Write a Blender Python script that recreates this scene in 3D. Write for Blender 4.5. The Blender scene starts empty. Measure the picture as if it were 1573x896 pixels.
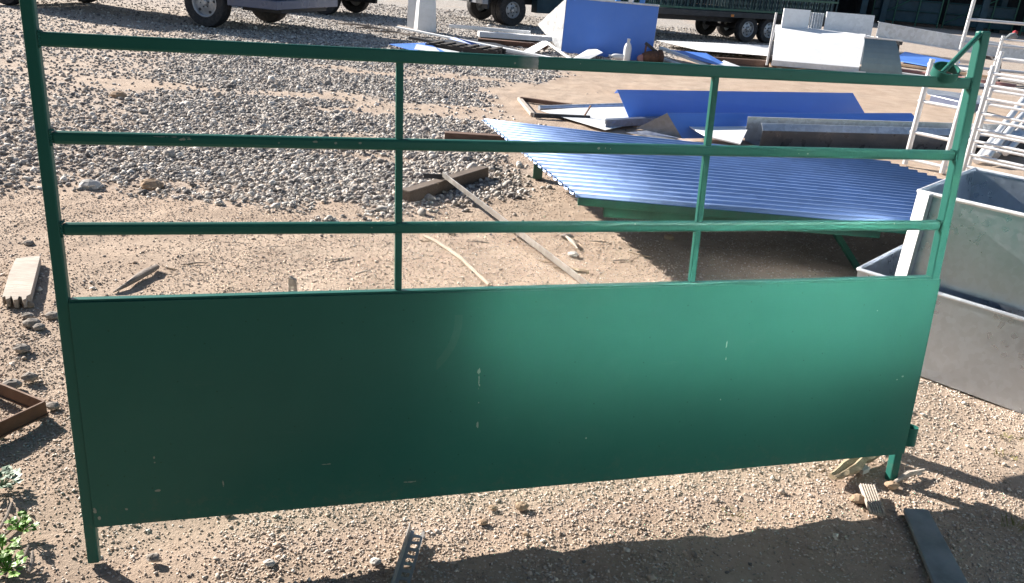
import bpy, math, random
import numpy as np
from mathutils import Vector as V, Matrix
SC = bpy.context.scene
COL = SC.collection
random.seed(5); RNG = np.random.default_rng(11)

# ---------------------------------------------------------------- camera, sky, sun, exposure
PITCH, ROLL, EYE, FPX = math.radians(22.4), math.radians(4.5), 1.6, 1232.0
fwd = V((0, math.cos(PITCH), -math.sin(PITCH)))
r0 = V((1, 0, 0)); u0 = r0.cross(fwd)
RIGHT = r0*math.cos(ROLL) + u0*math.sin(ROLL)
UP = u0*math.cos(ROLL) - r0*math.sin(ROLL)
ORG = V((0, 0, EYE))
cam = bpy.data.cameras.new('camera'); camo = bpy.data.objects.new('camera', cam); COL.objects.link(camo)
camo.matrix_world = Matrix(((RIGHT.x, UP.x, -fwd.x, 0), (RIGHT.y, UP.y, -fwd.y, 0), (RIGHT.z, UP.z, -fwd.z, EYE), (0, 0, 0, 1)))
cam.sensor_width = 36; cam.lens = FPX/1573*36; cam.clip_start = .05; cam.clip_end = 3000
SC.camera = camo

SUN_EL, SUN_TRAVEL = math.radians(26), math.radians(-34)
SUND = V((math.cos(SUN_TRAVEL)*math.cos(SUN_EL), math.sin(SUN_TRAVEL)*math.cos(SUN_EL), -math.sin(SUN_EL)))
w = bpy.data.worlds.new('World'); SC.world = w; w.use_nodes = True
nt = w.node_tree; nt.nodes.clear()
sky = nt.nodes.new('ShaderNodeTexSky'); sky.sky_type = 'NISHITA'; sky.sun_disc = False
sky.sun_elevation = SUN_EL; sky.sun_rotation = math.atan2(-SUND.x, -SUND.y)
sky.air_density = 1.0; sky.dust_density = .6; sky.ozone_density = 1.2
bg = nt.nodes.new('ShaderNodeBackground'); bg.inputs[1].default_value = .05
wo = nt.nodes.new('ShaderNodeOutputWorld')
nt.links.new(sky.outputs[0], bg.inputs[0]); nt.links.new(bg.outputs[0], wo.inputs[0])
sl = bpy.data.lights.new('sun', 'SUN'); sl.energy = 5.0; sl.angle = math.radians(.5); sl.color = (1, .93, .84)
so = bpy.data.objects.new('sun', sl); COL.objects.link(so); so.location = (-8, 8, 12)
so.rotation_euler = SUND.to_track_quat('-Z', 'Y').to_euler()
SC.view_settings.view_transform = 'Standard'; SC.view_settings.look = 'None'
SC.view_settings.exposure = 1.38; SC.cycles.blur_glossy = .05; SC.cycles.sample_clamp_indirect = 60; SC.view_settings.gamma = 1

def at(px, py, z=0.0):
    """point at height z that the photograph shows at pixel (px, py)"""
    d = fwd + RIGHT*((px-786.5)/FPX) - UP*((py-448)/FPX)
    t = (z-EYE)/d.z
    return ORG + d*t

# ---------------------------------------------------------------- materials
MATS = {}
def lin(c):
    return tuple(x/12.92 if x <= .04045 else ((x+.055)/1.055)**2.4 for x in [v/255 for v in c])
class NT:
    def __init__(s, name):
        s.m = bpy.data.materials.new(name); s.m.use_nodes = True; s.t = s.m.node_tree; s.n = s.t.nodes
        s.b = s.n['Principled BSDF']
    def new(s, k, **kw):
        n = s.n.new(k)
        for a, v in kw.items(): setattr(n, a, v)
        return n
    def link(s, a, b): s.t.links.new(a, b)
    def coord(s, kind='Object'):
        return s.new('ShaderNodeTexCoord').outputs[kind]
    def noise(s, scale, detail=4, rough=.55, vec=None, stretch=None):
        n = s.new('ShaderNodeTexNoise'); n.inputs['Scale'].default_value = scale
        n.inputs['Detail'].default_value = detail; n.inputs['Roughness'].default_value = rough
        vec = vec or s.coord()
        if stretch:
            mp = s.new('ShaderNodeMapping'); mp.inputs['Scale'].default_value = stretch; s.link(vec, mp.inputs[0]); vec = mp.outputs[0]
        s.link(vec, n.inputs['Vector']); return n.outputs['Fac']
    def ramp(s, fac, stops):
        r = s.new('ShaderNodeValToRGB'); e = r.color_ramp.elements
        while len(e) < len(stops): e.new(.5)
        for el, (p, c) in zip(e, stops):
            el.position = p; el.color = (*c, 1) if not isinstance(c, (int, float)) else (c, c, c, 1)
        s.link(fac, r.inputs[0]); return r.outputs[0]
    def mix(s, fac, a, b, mode='MIX'):
        m = s.new('ShaderNodeMix', data_type='RGBA', blend_type=mode)
        for sock, v in ((m.inputs[0], fac), (m.inputs[6], a), (m.inputs[7], b)):
            if isinstance(v, (int, float)): sock.default_value = v
            elif isinstance(v, tuple): sock.default_value = (*v, 1)
            else: s.link(v, sock)
        return m.outputs[2]
    def math(s, op, a, b=0.0, clamp=False):
        m = s.new('ShaderNodeMath', operation=op, use_clamp=clamp)
        for sock, v in zip(m.inputs, (a, b)):
            if isinstance(v, (int, float)): sock.default_value = v
            else: s.link(v, sock)
        return m.outputs[0]
    def bump(s, h, strength=.3, dist=.01):
        b = s.new('ShaderNodeBump'); b.inputs['Strength'].default_value = strength; b.inputs['Distance'].default_value = dist
        s.link(h, b.inputs['Height']); s.link(b.outputs[0], s.b.inputs['Normal'])
    def set(s, col=None, rough=None, metal=None, spec=None):
        for k, v in (('Base Color', col), ('Roughness', rough), ('Metallic', metal), ('Specular IOR Level', spec)):
            if v is None: continue
            if isinstance(v, tuple): s.b.inputs[k].default_value = (*v, 1)
            elif isinstance(v, (int, float)): s.b.inputs[k].default_value = v
            else: s.link(v, s.b.inputs[k])
        return s.m

def worn(name, base, rough=.5, metal=0., spread=.25, scale=6, dirt=None, dirt_amt=.35, bump=.08, bscale=60, stretch=None, spec=.5):
    n = NT(name); f = n.noise(scale, 5, .6, stretch=stretch)
    lo = tuple(c*(1-spread) for c in base); hi = tuple(min(1, c*(1+spread)) for c in base)
    col = n.ramp(f, [(.3, lo), (.7, hi)])
    if dirt:
        g = n.noise(scale*1.7+3, 7, .7); col = n.mix(n.math('MULTIPLY', n.ramp(g, [(.48, 0.), (.7, 1.)]), dirt_amt), col, dirt)
    r = n.ramp(n.noise(scale*2.3, 4), [(.3, max(0, rough-.1)), (.7, min(1, rough+.12))])
    if bump: n.bump(n.noise(bscale, 4, stretch=stretch), bump, .004)
    m = n.set(col, r, metal, spec); MATS[name] = m; return m

def galvanised(name, base=(.58, .60, .63), rough=.38, metal=.9, spangle=28, spread=.12, stain=.45):
    n = NT(name)
    vo = n.new('ShaderNodeTexVoronoi'); vo.inputs['Scale'].default_value = spangle; n.link(n.coord(), vo.inputs['Vector'])
    bw = n.new('ShaderNodeRGBToBW'); n.link(vo.outputs['Color'], bw.inputs[0])
    lo = tuple(c*(1-spread) for c in base); hi = tuple(min(1, c*(1+spread)) for c in base)
    col = n.ramp(bw.outputs[0], [(.2, lo), (.8, hi)])
    st = n.noise(2.2, 7, .65); col = n.mix(n.ramp(st, [(.5, 0.), (.75, stain)]), col, tuple(c*.72 for c in base))
    blotch = n.noise(5, 3, .5); r = n.math('ADD', n.math('MULTIPLY', bw.outputs[0], .14), n.math('ADD', n.math('MULTIPLY', blotch, .2), rough-.14))
    n.bump(n.noise(3.5, 3), .12, .02)
    m = n.set(col, r, metal); MATS[name] = m; return m

def weathered(name, c1, c2, scale=1, rough=.85, bump=.5, axis=(3, 30, 30)):
    n = NT(name); g = n.noise(4*scale, 6, .65, stretch=axis); b = n.noise(5*scale, 4)
    col = n.mix(n.ramp(b, [(.35, 0.), (.75, .6)]), n.ramp(g, [(.3, c1), (.7, c2)]), tuple(x*.6 for x in c1))
    n.bump(g, bump, .006); m = n.set(col, rough, 0.); MATS[name] = m; return m

# green gate paint with chips and scratches where the photo shows them (gate-plane coordinates s, t)
def gate_paint():
    n = NT('gate_paint'); oc = n.coord()
    sep = n.new('ShaderNodeSeparateXYZ'); n.link(oc, sep.inputs[0])
    base = n.ramp(n.noise(1.6, 6, .6), [(.3, (.019, .108, .088)), (.7, (.024, .127, .103))])
    streak = n.noise(3, 5, .6, stretch=(14, 1, .7)); base = n.mix(n.ramp(streak, [(.5, 0.), (.8, .22)]), base, (.024, .115, .10))
    dust = n.noise(2.4, 8, .7)
    base = n.mix(n.ramp(dust, [(.55, 0.), (.85, .05)]), base, (.22, .20, .16))
    mask = None
    jit = n.noise(90, 3)
    chips = [(1.055, .50, .006, .014), (1.057, .455, .003, .008), (1.055, .47, .002, .03), (1.057, .40, .003, .006), (1.056, .33, .004, .012),
             (1.84, .545, .003, .022), (1.845, .50, .002, .01), (1.845, .36, .003, .006), (.17, .30, .004, .005), (.17, .285, .004, .004), (.17, .20, .012, .004),
             (.09, .15, .005, .006), (.012, .155, .006, .012), (.02, .13, .006, .008), (2.52, .40, .006, .004), (2.50, .39, .004, .003),
             (.34, .21, .003, .02), (.86, .16, .03, .003), (2.37, .64, .004, .003), (1.4, .26, .003, .004), (.62, .24, .02, .002),
             (.30, 1.147, .02, .004), (.27, 1.152, .05, .0016), (.52, 1.142, .006, .005), (.61, 1.147, .008, .003), (.66, 1.145, .005, .004),
             (.72, 1.146, .006, .003), (1.37, 1.143, .005, .006), (1.39, 1.143, .003, .006), (1.405, 1.143, .004, .004), (2.0, 1.14, .003, .003), (2.03, 1.139, .004, .003),
             (.75, .925, .004, .003), (1.5, .93, .003, .003), (2.38, .926, .003, .003), (1.12, 1.36, .003, .003), (1.3, 1.366, .004, .003)]
    for s_, t_, rs, rt in chips:
        a = n.math('POWER', n.math('DIVIDE', n.math('SUBTRACT', sep.outputs[0], s_), rs), 2)
        b = n.math('POWER', n.math('DIVIDE', n.math('SUBTRACT', sep.outputs[2], t_), rt), 2)
        m_ = n.math('LESS_THAN', n.math('ADD', n.math('ADD', a, b), n.math('MULTIPLY', jit, 3.2)), 1.95)
        mask = m_ if mask is None else n.math('MAXIMUM', mask, m_)
    # pale curved scuff near the middle of the panel
    rad = n.math('SQRT', n.math('ADD', n.math('POWER', n.math('SUBTRACT', sep.outputs[0], .80), 2), n.math('POWER', n.math('SUBTRACT', sep.outputs[2], .665), 2)))
    ring = n.math('LESS_THAN', n.math('ABSOLUTE', n.math('SUBTRACT', rad, .19)), .011)
    ring = n.math('MULTIPLY', ring, n.math('GREATER_THAN', sep.outputs[0], .93))
    ring = n.math('MULTIPLY', ring, n.math('LESS_THAN', sep.outputs[2], .675))
    ring = n.math('MULTIPLY', n.math('MULTIPLY', ring, n.noise(40, 4)), .13)
    base = n.mix(ring, base, (.20, .22, .18))
    # dark specks
    sp = n.new('ShaderNodeTexVoronoi'); sp.inputs['Scale'].default_value = 26; n.link(oc, sp.inputs['Vector'])
    base = n.mix(n.math('MULTIPLY', n.math('LESS_THAN', sp.outputs['Distance'], .06), .6), base, (.01, .055, .04))
    low = n.math('MULTIPLY', n.math('SUBTRACT', .22, sep.outputs[2], True), 7., True)
    spat = n.noise(34, 6, .75); spat = n.math('MULTIPLY', n.ramp(spat, [(.52, 0.), (.66, 1.)]), n.math('MULTIPLY', low, .22))
    base = n.mix(spat, base, (.20, .155, .11))
    rub = n.noise(5, 8, .8, stretch=(1, 1, 5)); base = n.mix(n.math('MULTIPLY', n.ramp(rub, [(.60, 0.), (.74, 1.)]), .16), base, (.10, .17, .15))
    base = n.mix(n.math('MULTIPLY', mask, .62), base, (.36, .36, .33))
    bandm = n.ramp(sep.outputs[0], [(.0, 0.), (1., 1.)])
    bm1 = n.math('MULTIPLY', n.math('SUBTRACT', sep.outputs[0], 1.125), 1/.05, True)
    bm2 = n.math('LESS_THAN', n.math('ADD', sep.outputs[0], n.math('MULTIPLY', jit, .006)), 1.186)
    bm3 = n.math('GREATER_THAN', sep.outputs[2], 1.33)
    pale_band = n.math('MULTIPLY', n.math('MULTIPLY', bm1, bm2), n.math('MULTIPLY', bm3, n.ramp(n.noise(30, 4), [(.3, .25), (.6, .75)])))
    base = n.mix(pale_band, base, (.42, .41, .43))  # short pale band on the top rail, fading in from one end
    r = n.ramp(n.noise(4, 4), [(.3, .30), (.7, .40)])
    n.bump(n.noise(2.2, 2), .06, .02)
    m = n.set(base, r, 0., .16); MATS['gate_paint'] = m; return m
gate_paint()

def ground_mat():
    n = NT('ground'); P = n.new('ShaderNodeNewGeometry').outputs['Position']
    big = n.noise(.5, 5, .6, P); mid = n.noise(3.5, 6, .65, P); fine = n.noise(55, 6, .75, P); grit = n.noise(190, 3, .7, P)
    sand = n.ramp(mid, [(.28, (.340, .258, .198)), (.5, (.440, .345, .270)), (.75, (.530, .428, .340))])
    sand = n.mix(n.ramp(big, [(.40, 0.), (.65, .5)]), sand, (.43, .315, .235))
    a = n.new('ShaderNodeAttribute'); a.attribute_name = 'gravel'
    pebble = n.new('ShaderNodeTexVoronoi'); pebble.inputs['Scale'].default_value = 32; n.link(P, pebble.inputs['Vector'])
    bw = n.new('ShaderNodeRGBToBW'); n.link(pebble.outputs['Color'], bw.inputs[0])
    grey = n.ramp(bw.outputs[0], [(.1, (.20, .185, .17)), (.5, (.38, .355, .33)), (.9, (.58, .55, .52))])
    gm = n.math('MULTIPLY', a.outputs['Fac'], n.ramp(mid, [(.2, .25), (.5, .95)]), True)
    col = n.mix(gm, sand, grey)
    col = n.mix(n.ramp(fine, [(.30, .45), (.48, 0.)]), col, (.20, .145, .105))
    col = n.mix(n.ramp(grit, [(.60, 0.), (.78, .55)]), col, (.60, .52, .44))
    h = n.math('ADD', n.math('MULTIPLY', fine, .9), n.math('MULTIPLY', grit, .35))
    h = n.math('ADD', h, n.math('MULTIPLY', n.math('MULTIPLY', pebble.outputs['Distance'], gm), -1.4))
    n.bump(h, .85, .014)
    m = n.set(col, .95, 0., .2); MATS['ground'] = m
ground_mat()
def stone_mat():
    n = NT('stone'); a = n.new('ShaderNodeAttribute'); a.attribute_name = 'tint'
    f = n.noise(70, 4); col = n.mix(n.ramp(f, [(.35, .35), (.6, 0.)]), a.outputs['Color'], (.12, .10, .09))
    n.bump(n.noise(160, 3), .3, .003); MATS['stone'] = n.set(col, .9, 0., .25)
stone_mat()
def rock_mat(name, c1, c2):
    n = NT(name); col = n.ramp(n.noise(18, 6, .7), [(.3, c1), (.7, c2)]); n.bump(n.noise(50, 5), .5, .006); MATS[name] = n.set(col, .92, 0., .2)
rock_mat('rock_tan', (.26, .17, .11), (.52, .40, .29)); rock_mat('rock_grey', (.17, .15, .135), (.40, .365, .33)); rock_mat('rock_white', (.5, .47, .43), (.72, .69, .65))
galvanised('galv'); galvanised('galv_dull', (.56, .59, .64), .5, .6, 16); galvanised('galv_dark', (.20, .22, .26), .38, .65)
galvanised('galv_bright', (.76, .77, .78), .55, .25, 20, .06)
galvanised('trough_steel', (.47, .53, .61), .30, .93, 45, .05, .22)
galvanised('sky_tinted_steel', (.235, .345, .585), .40, .40, 9, .06, .2)  # blue of the reflected sky put into the steel colour
galvanised('reflector_steel', (.97, .97, .97), .13, 1., 20, .03)
worn('channel_dark_reflection', (.055, .065, .085), .32, .5, .2, 3, (.14, .14, .15), .3, .04)  # galvanised face with its dark reflection put into the colour
worn('strip_steel', (.36, .35, .34), .5, .4, .2, 12, (.2, .17, .14), .4, .1)
worn('white_steel', (.80, .81, .82), .5, .1, .06, 5, (.5, .47, .42), .2, .05)
worn('galv_tube', (.74, .75, .77), .42, .45, .08, 9, (.5, .5, .5), .25, .05)
worn('blue_film', (.080, .215, .68), .38, 0., .05, 1.5, (.12, .26, .68), .25, .05, 8)
worn('green_paint', (.012, .10, .068), .42, 0., .25, 5, (.05, .09, .07), .4, .08)
worn('teal_paint', (.010, .055, .065), .5, 0., .3, 4)
worn('dark_teal', (.010, .045, .070), .6, 0., .3, 2)
worn('dark_sheeting', (.012, .018, .030), .7, 0., .3, 1)
worn('rubber', (.022, .022, .025), .78, 0., .35, 8, (.12, .10, .08), .35, .15, 40)
worn('rim_steel', (.40, .41, .43), .42, .5, .15, 9, (.16, .13, .10), .35)
worn('chassis', (.030, .032, .038), .65, 0., .3, 5, (.12, .10, .08), .3)
worn('navy_body', (.10, .12, .19), .35, 0., .12, 2, (.2, .18, .15), .25, 0.)
worn('grey_body', (.20, .22, .27), .4, .2, .12, 3, (.2, .18, .15), .3, 0.)
worn('white_body', (.62, .63, .64), .35, 0., .08, 3, (.35, .3, .25), .25, 0.)
worn('glass_dark', (.02, .025, .03), .08, 0., .1, 1, bump=0)
worn('amber', (.55, .17, .02), .35, 0., .1, 3, bump=0); worn('red_lens', (.40, .03, .02), .35, 0., .1, 3, bump=0)
worn('rust', (.115, .058, .036), .82, .1, .4, 14, (.22, .10, .05), .5, .3)
worn('rust_frame', (.150, .082, .052), .75, .2, .3, 8, (.07, .05, .045), .5, .25)
worn('bar_steel', (.50, .48, .46), .42, .75, .25, 7, (.18, .12, .08), .45, .15)
worn('slate_board', (.175, .195, .205), .72, 0., .35, 9, (.20, .19, .18), .45, .3, 50)
worn('guard_grey', (.22, .29, .31), .4, .4, .08, 4, bump=0)
worn('plastic_white', (.75, .75, .74), .4, 0., .06, 6, bump=0)
worn('plastic_blue', (.03, .20, .60), .3, 0., .05, 4, bump=0)
worn('red_cloth', (.35, .03, .04), .8, 0., .2, 6)
worn('pink_board', (.45, .22, .20), .7, 0., .2, 6)
worn('concrete', (.45, .44, .42), .9, 0., .15, 10)
weathered('dark_grey_wood', (.10, .075, .06), (.22, .17, .135)); weathered('dark_timber', (.035, .028, .025), (.075, .06, .05)); weathered('pale_plank', (.36, .30, .25), (.62, .55, .48)); weathered('brown_timber', (.10, .055, .040), (.21, .13, .095)); weathered('grey_wood', (.20, .165, .14), (.40, .34, .29))
weathered('yellow_wood', (.40, .29, .16), (.60, .48, .31)); weathered('split_wood', (.24, .17, .10), (.56, .46, .32), 3, .85, .8)
weathered('bark', (.30, .23, .16), (.50, .40, .29)); weathered('brown_strip', (.40, .32, .25), (.54, .45, .36))
weathered('packing_timber', (.22, .15, .10), (.42, .31, .21))
def leaf_mat(name, c1, c2):
    n = NT(name); col = n.ramp(n.noise(30, 4), [(.3, c1), (.7, c2)]); m = n.set(col, .5, 0., .4)
    n.b.inputs['Subsurface Weight'].default_value = .0; MATS[name] = m
leaf_mat('leaf_green', (.07, .17, .015), (.17, .33, .035)); leaf_mat('leaf_grey', (.09, .16, .10), (.19, .27, .18)); leaf_mat('grass_dry', (.16, .17, .05), (.34, .30, .14))

# ---------------------------------------------------------------- mesh helpers
class MB:
    def __init__(s): s.v = []; s.f = []
    def add(s, vs, fs):
        k = len(s.v); s.v += [tuple(x) for x in vs]; s.f += [tuple(i+k for i in f) for f in fs]; return s
    def hexa(s, b, t):       # four bottom corners, four top corners (both counter-clockwise from above)
        return s.add(list(b)+list(t), [(3, 2, 1, 0), (4, 5, 6, 7), (0, 1, 5, 4), (1, 2, 6, 5), (2, 3, 7, 6), (3, 0, 4, 7)])
    def box(s, c, ax, ay, az, sx, sy, sz):
        c, ax, ay, az = V(c), V(ax)*sx/2, V(ay)*sy/2, V(az)*sz/2
        q = [c-ax-ay-az, c+ax-ay-az, c+ax+ay-az, c-ax+ay-az]
        return s.hexa(q, [p+az*2 for p in q])
    def bar(s, a, b, w, h, up=(0, 0, 1)):
        a, b = V(a), V(b); d = (b-a).normalized(); up = V(up)
        if abs(d.dot(up)) > .98: up = V((0, 1, 0))
        sd = d.cross(up).normalized(); u_ = sd.cross(d)
        return s.box((a+b)/2, d, -sd, u_, (b-a).length, w, h)
    def tube(s, a, b, r, n=10, r2=None, cap=True):
        a, b = V(a), V(b); r2 = r if r2 is None else r2; d = (b-a).normalized()
        x = d.orthogonal().normalized(); y = d.cross(x); vs = []
        for p, q in ((a, r), (b, r2)):
            vs += [p+(x*math.cos(k*2*math.pi/n)+y*math.sin(k*2*math.pi/n))*q for k in range(n)]
        fs = [(k, (k+1) % n, n+(k+1) % n, n+k) for k in range(n)]
        if cap: fs += [tuple(range(n-1, -1, -1)), tuple(range(n, 2*n))]
        return s.add(vs, fs)
    def lathe(s, c, axis, prof, n=32, closed=False):   # prof: (radius, offset along axis)
        c, d = V(c), V(axis).normalized(); x = d.orthogonal().normalized(); y = d.cross(x); vs = []; fs = []
        for r, h in prof:
            vs += [c+d*h+(x*math.cos(k*2*math.pi/n)+y*math.sin(k*2*math.pi/n))*r for k in range(n)]
        m = len(prof)
        for i in range(m if closed else m-1):
            j = (i+1) % m
            for k in range(n): fs.append((i*n+k, i*n+(k+1) % n, j*n+(k+1) % n, j*n+k))
        return s.add(vs, fs)
    def prism(s, poly, off):   # polygon points, extruded along off
        n = len(poly); off = V(off); a = [V(p) for p in poly]; b = [p+off for p in a]
        return s.add(a+b, [tuple(range(n-1, -1, -1)), tuple(range(n, 2*n))]+[(k, (k+1) % n, n+(k+1) % n, n+k) for k in range(n)])
    def plate(s, quad, th=.002):   # thin solid sheet through a polygon
        q = [V(p) for p in quad]; nn = (q[1]-q[0]).cross(q[-1]-q[0]).normalized(); return s.prism([p-nn*th/2 for p in q], nn*th)
    def fold(s, line, off, th=.003):    # an open folded profile (list of points) swept along off
        line = [V(p) for p in line]; off = V(off)
        for p, q in zip(line, line[1:]): s.plate([p, p+off, q+off, q], th)
        return s
    def build(s, name, mat, parent=None, bevel=0., smooth=False, origin=None):
        me = bpy.data.meshes.new(name); o = bpy.data.objects.new(name, me); COL.objects.link(o)
        if parent is not None:
            o.parent = parent; inv = WORLD[parent].inverted(); WORLD[o] = WORLD[parent]
        elif origin is not None:
            o.location = origin; WORLD[o] = Matrix.Translation(origin); inv = WORLD[o].inverted()
        else:
            z = min(p[2] for p in s.v); n = len(s.v); org = V((sum(p[0] for p in s.v)/n, sum(p[1] for p in s.v)/n, z))
            o.location = org; WORLD[o] = Matrix.Translation(org); inv = WORLD[o].inverted()
        me.from_pydata([inv @ V(p) for p in s.v], [], s.f); me.update()
        import bmesh
        bm = bmesh.new(); bm.from_mesh(me); bmesh.ops.recalc_face_normals(bm, faces=bm.faces); bm.to_mesh(me); bm.free()
        me.materials.append(MATS[mat])
        if smooth:
            for p in me.polygons: p.use_smooth = True
            try: me.set_sharp_from_angle(angle=math.radians(38))
            except Exception: pass
        if bevel:
            b = o.modifiers.new('bevel', 'BEVEL'); b.width = bevel; b.segments = 2; b.limit_method = 'ANGLE'; b.angle_limit = math.radians(50)
            b.harden_normals = False
        return o
WORLD = {}
def tag(o, label, cat, group=None, kind=None):
    if label: o['label'] = label
    if cat: o['category'] = cat
    if group: o['group'] = group
    if kind: o['kind'] = kind
    return o
def thing(name, loc, label, cat, group=None, mat4=None):
    o = bpy.data.objects.new(name, None); COL.objects.link(o); o.empty_display_size = .1
    M = mat4 if mat4 is not None else Matrix.Translation(V(loc)); o.matrix_world = M; WORLD[o] = M
    return tag(o, label, cat, group)
def smooth_tube(path, radii, n=8):
    mb = MB(); pts = [V(p) for p in path]; vs = []; fs = []
    for i, p in enumerate(pts):
        d = (pts[min(i+1, len(pts)-1)]-pts[max(i-1, 0)]).normalized(); x = d.cross(V((.13, .2, 1))).normalized(); y = d.cross(x)
        vs += [p+(x*math.cos(k*2*math.pi/n)+y*math.sin(k*2*math.pi/n))*radii[i]*(1+.15*random.uniform(-1, 1)) for k in range(n)]
    for i in range(len(pts)-1):
        fs += [(i*n+k, i*n+(k+1) % n, (i+1)*n+(k+1) % n, (i+1)*n+k) for k in range(n)]
    fs += [tuple(range(n-1, -1, -1)), tuple(range((len(pts)-1)*n, len(pts)*n))]
    return mb.add(vs, fs)
UZ = V((0, 0, 1))

# ---------------------------------------------------------------- ground
def vnoise(x, y, s, seed):
    g = np.random.default_rng(seed).random((256, 256)); X = x/s; Y = y/s
    xi = np.floor(X).astype(int); yi = np.floor(Y).astype(int); fx = X-xi; fy = Y-yi
    fx = fx*fx*(3-2*fx); fy = fy*fy*(3-2*fy); q = lambda a, b: g[a % 256, b % 256]
    return (q(xi, yi)*(1-fx)+q(xi+1, yi)*fx)*(1-fy)+(q(xi, yi+1)*(1-fx)+q(xi+1, yi+1)*fx)*fy
def bare(x, y):       # height of the ground above the level the objects stand on
    h = .022*(vnoise(x, y, 1.3, 1)-.5)+.016*(vnoise(x, y, .35, 2)-.5)+.011*(vnoise(x, y, .12, 3)-.5)+.006*(vnoise(x, y, .05, 4)-.5)
    return h*np.clip(1.25-np.hypot(x, y)/40, .2, 1)-.004
def gravel_amount(x, y):   # 0 bare sand .. 1 deep gravel
    edge = 4.60+.10*np.abs(x+1.2)+.9*(vnoise(x, y, 1.1, 7)-.5)+.6*(vnoise(x, y, .3, 8)-.5)
    near = np.clip((y-edge)/.7, 0, 1)
    right = np.interp(y, [4, 5.1, 5.8, 6.7, 8, 9.1, 10, 12, 13, 15, 20], [-.6, -.6, -.35, -.05, .05, .05, -.2, .0, .6, 1.5, 6.])+.8*(vnoise(x, y, .9, 9)-.5)+.5*(vnoise(x, y, .25, 10)-.5)
    rt = np.clip((right-x)/.6+.25, 0, 1)
    patch = vnoise(x*.6, y, .9, 12)*.55+vnoise(x*.6, y, .33, 13)*.45
    band = np.exp(-((y-9.25-.05*(x+2.5)+.8*(vnoise(x, y, 1.2, 14)-.5))/.55)**2)*np.clip((x+6.)/1.2, 0, 1)
    band = np.maximum(band, .6*np.exp(-((y-11.6)/.5)**2)*np.clip((x+3)/1., 0, 1))
    p = np.clip((patch-.13-.30*band)/.20, .10, 1)
    left = np.clip((x+3.6+.35*(y-5.5))/1.2, .35, 1)
    return near*rt*p*left
xs = np.concatenate([[-1500, -500, -200, -90, -50, -30, -20, -14], np.arange(-10, -3, .09), np.arange(-3, 3.2, .03), np.arange(3.2, 9, .09), [10, 12, 15, 20, 30, 50, 90, 200, 500, 1500]])
ys = np.concatenate([[-300, -120, -60, -30, -16, -9, -5, -2.5, -1, 0, .5], np.arange(.9, 6.5, .03), np.arange(6.5, 16, .075), np.arange(16, 30, .4), [32, 36, 42, 50, 70, 110, 250, 600, 2000]])
GX, GY = np.meshgrid(xs, ys); GZ = bare(GX, GY); GA = gravel_amount(GX, GY)
nx, ny = len(xs), len(ys)
me = bpy.data.meshes.new('ground')
co = np.stack([GX, GY, GZ], -1).reshape(-1, 3)
ii = np.arange(nx*ny).reshape(ny, nx); quads = np.stack([ii[:-1, :-1], ii[:-1, 1:], ii[1:, 1:], ii[1:, :-1]], -1).reshape(-1, 4)
def raw_mesh(me, co, faces):
    k = faces.shape[1]; me.vertices.add(len(co)); me.vertices.foreach_set('co', co.astype(np.float32).ravel())
    me.loops.add(faces.size); me.loops.foreach_set('vertex_index', faces.astype(np.int32).ravel())
    me.polygons.add(len(faces)); me.polygons.foreach_set('loop_start', np.arange(0, faces.size, k, dtype=np.int32))
    me.update(calc_edges=True); me.validate()
raw_mesh(me, co, quads)
at_ = me.attributes.new('gravel', 'FLOAT', 'POINT'); GA = np.maximum(GA, .55*np.clip((GY-13.5)/2, 0, 1)*np.clip((np.abs(GX-4.5)-2.5+np.clip(GY-17, 0, 9))/2, 0, 1)); at_.data.foreach_set('value', GA.ravel().astype(np.float32))
me.polygons.foreach_set('use_smooth', np.ones(len(quads), bool))
me.materials.append(MATS['ground']); g = bpy.data.objects.new('ground', me); COL.objects.link(g); g['kind'] = 'structure'

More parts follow.
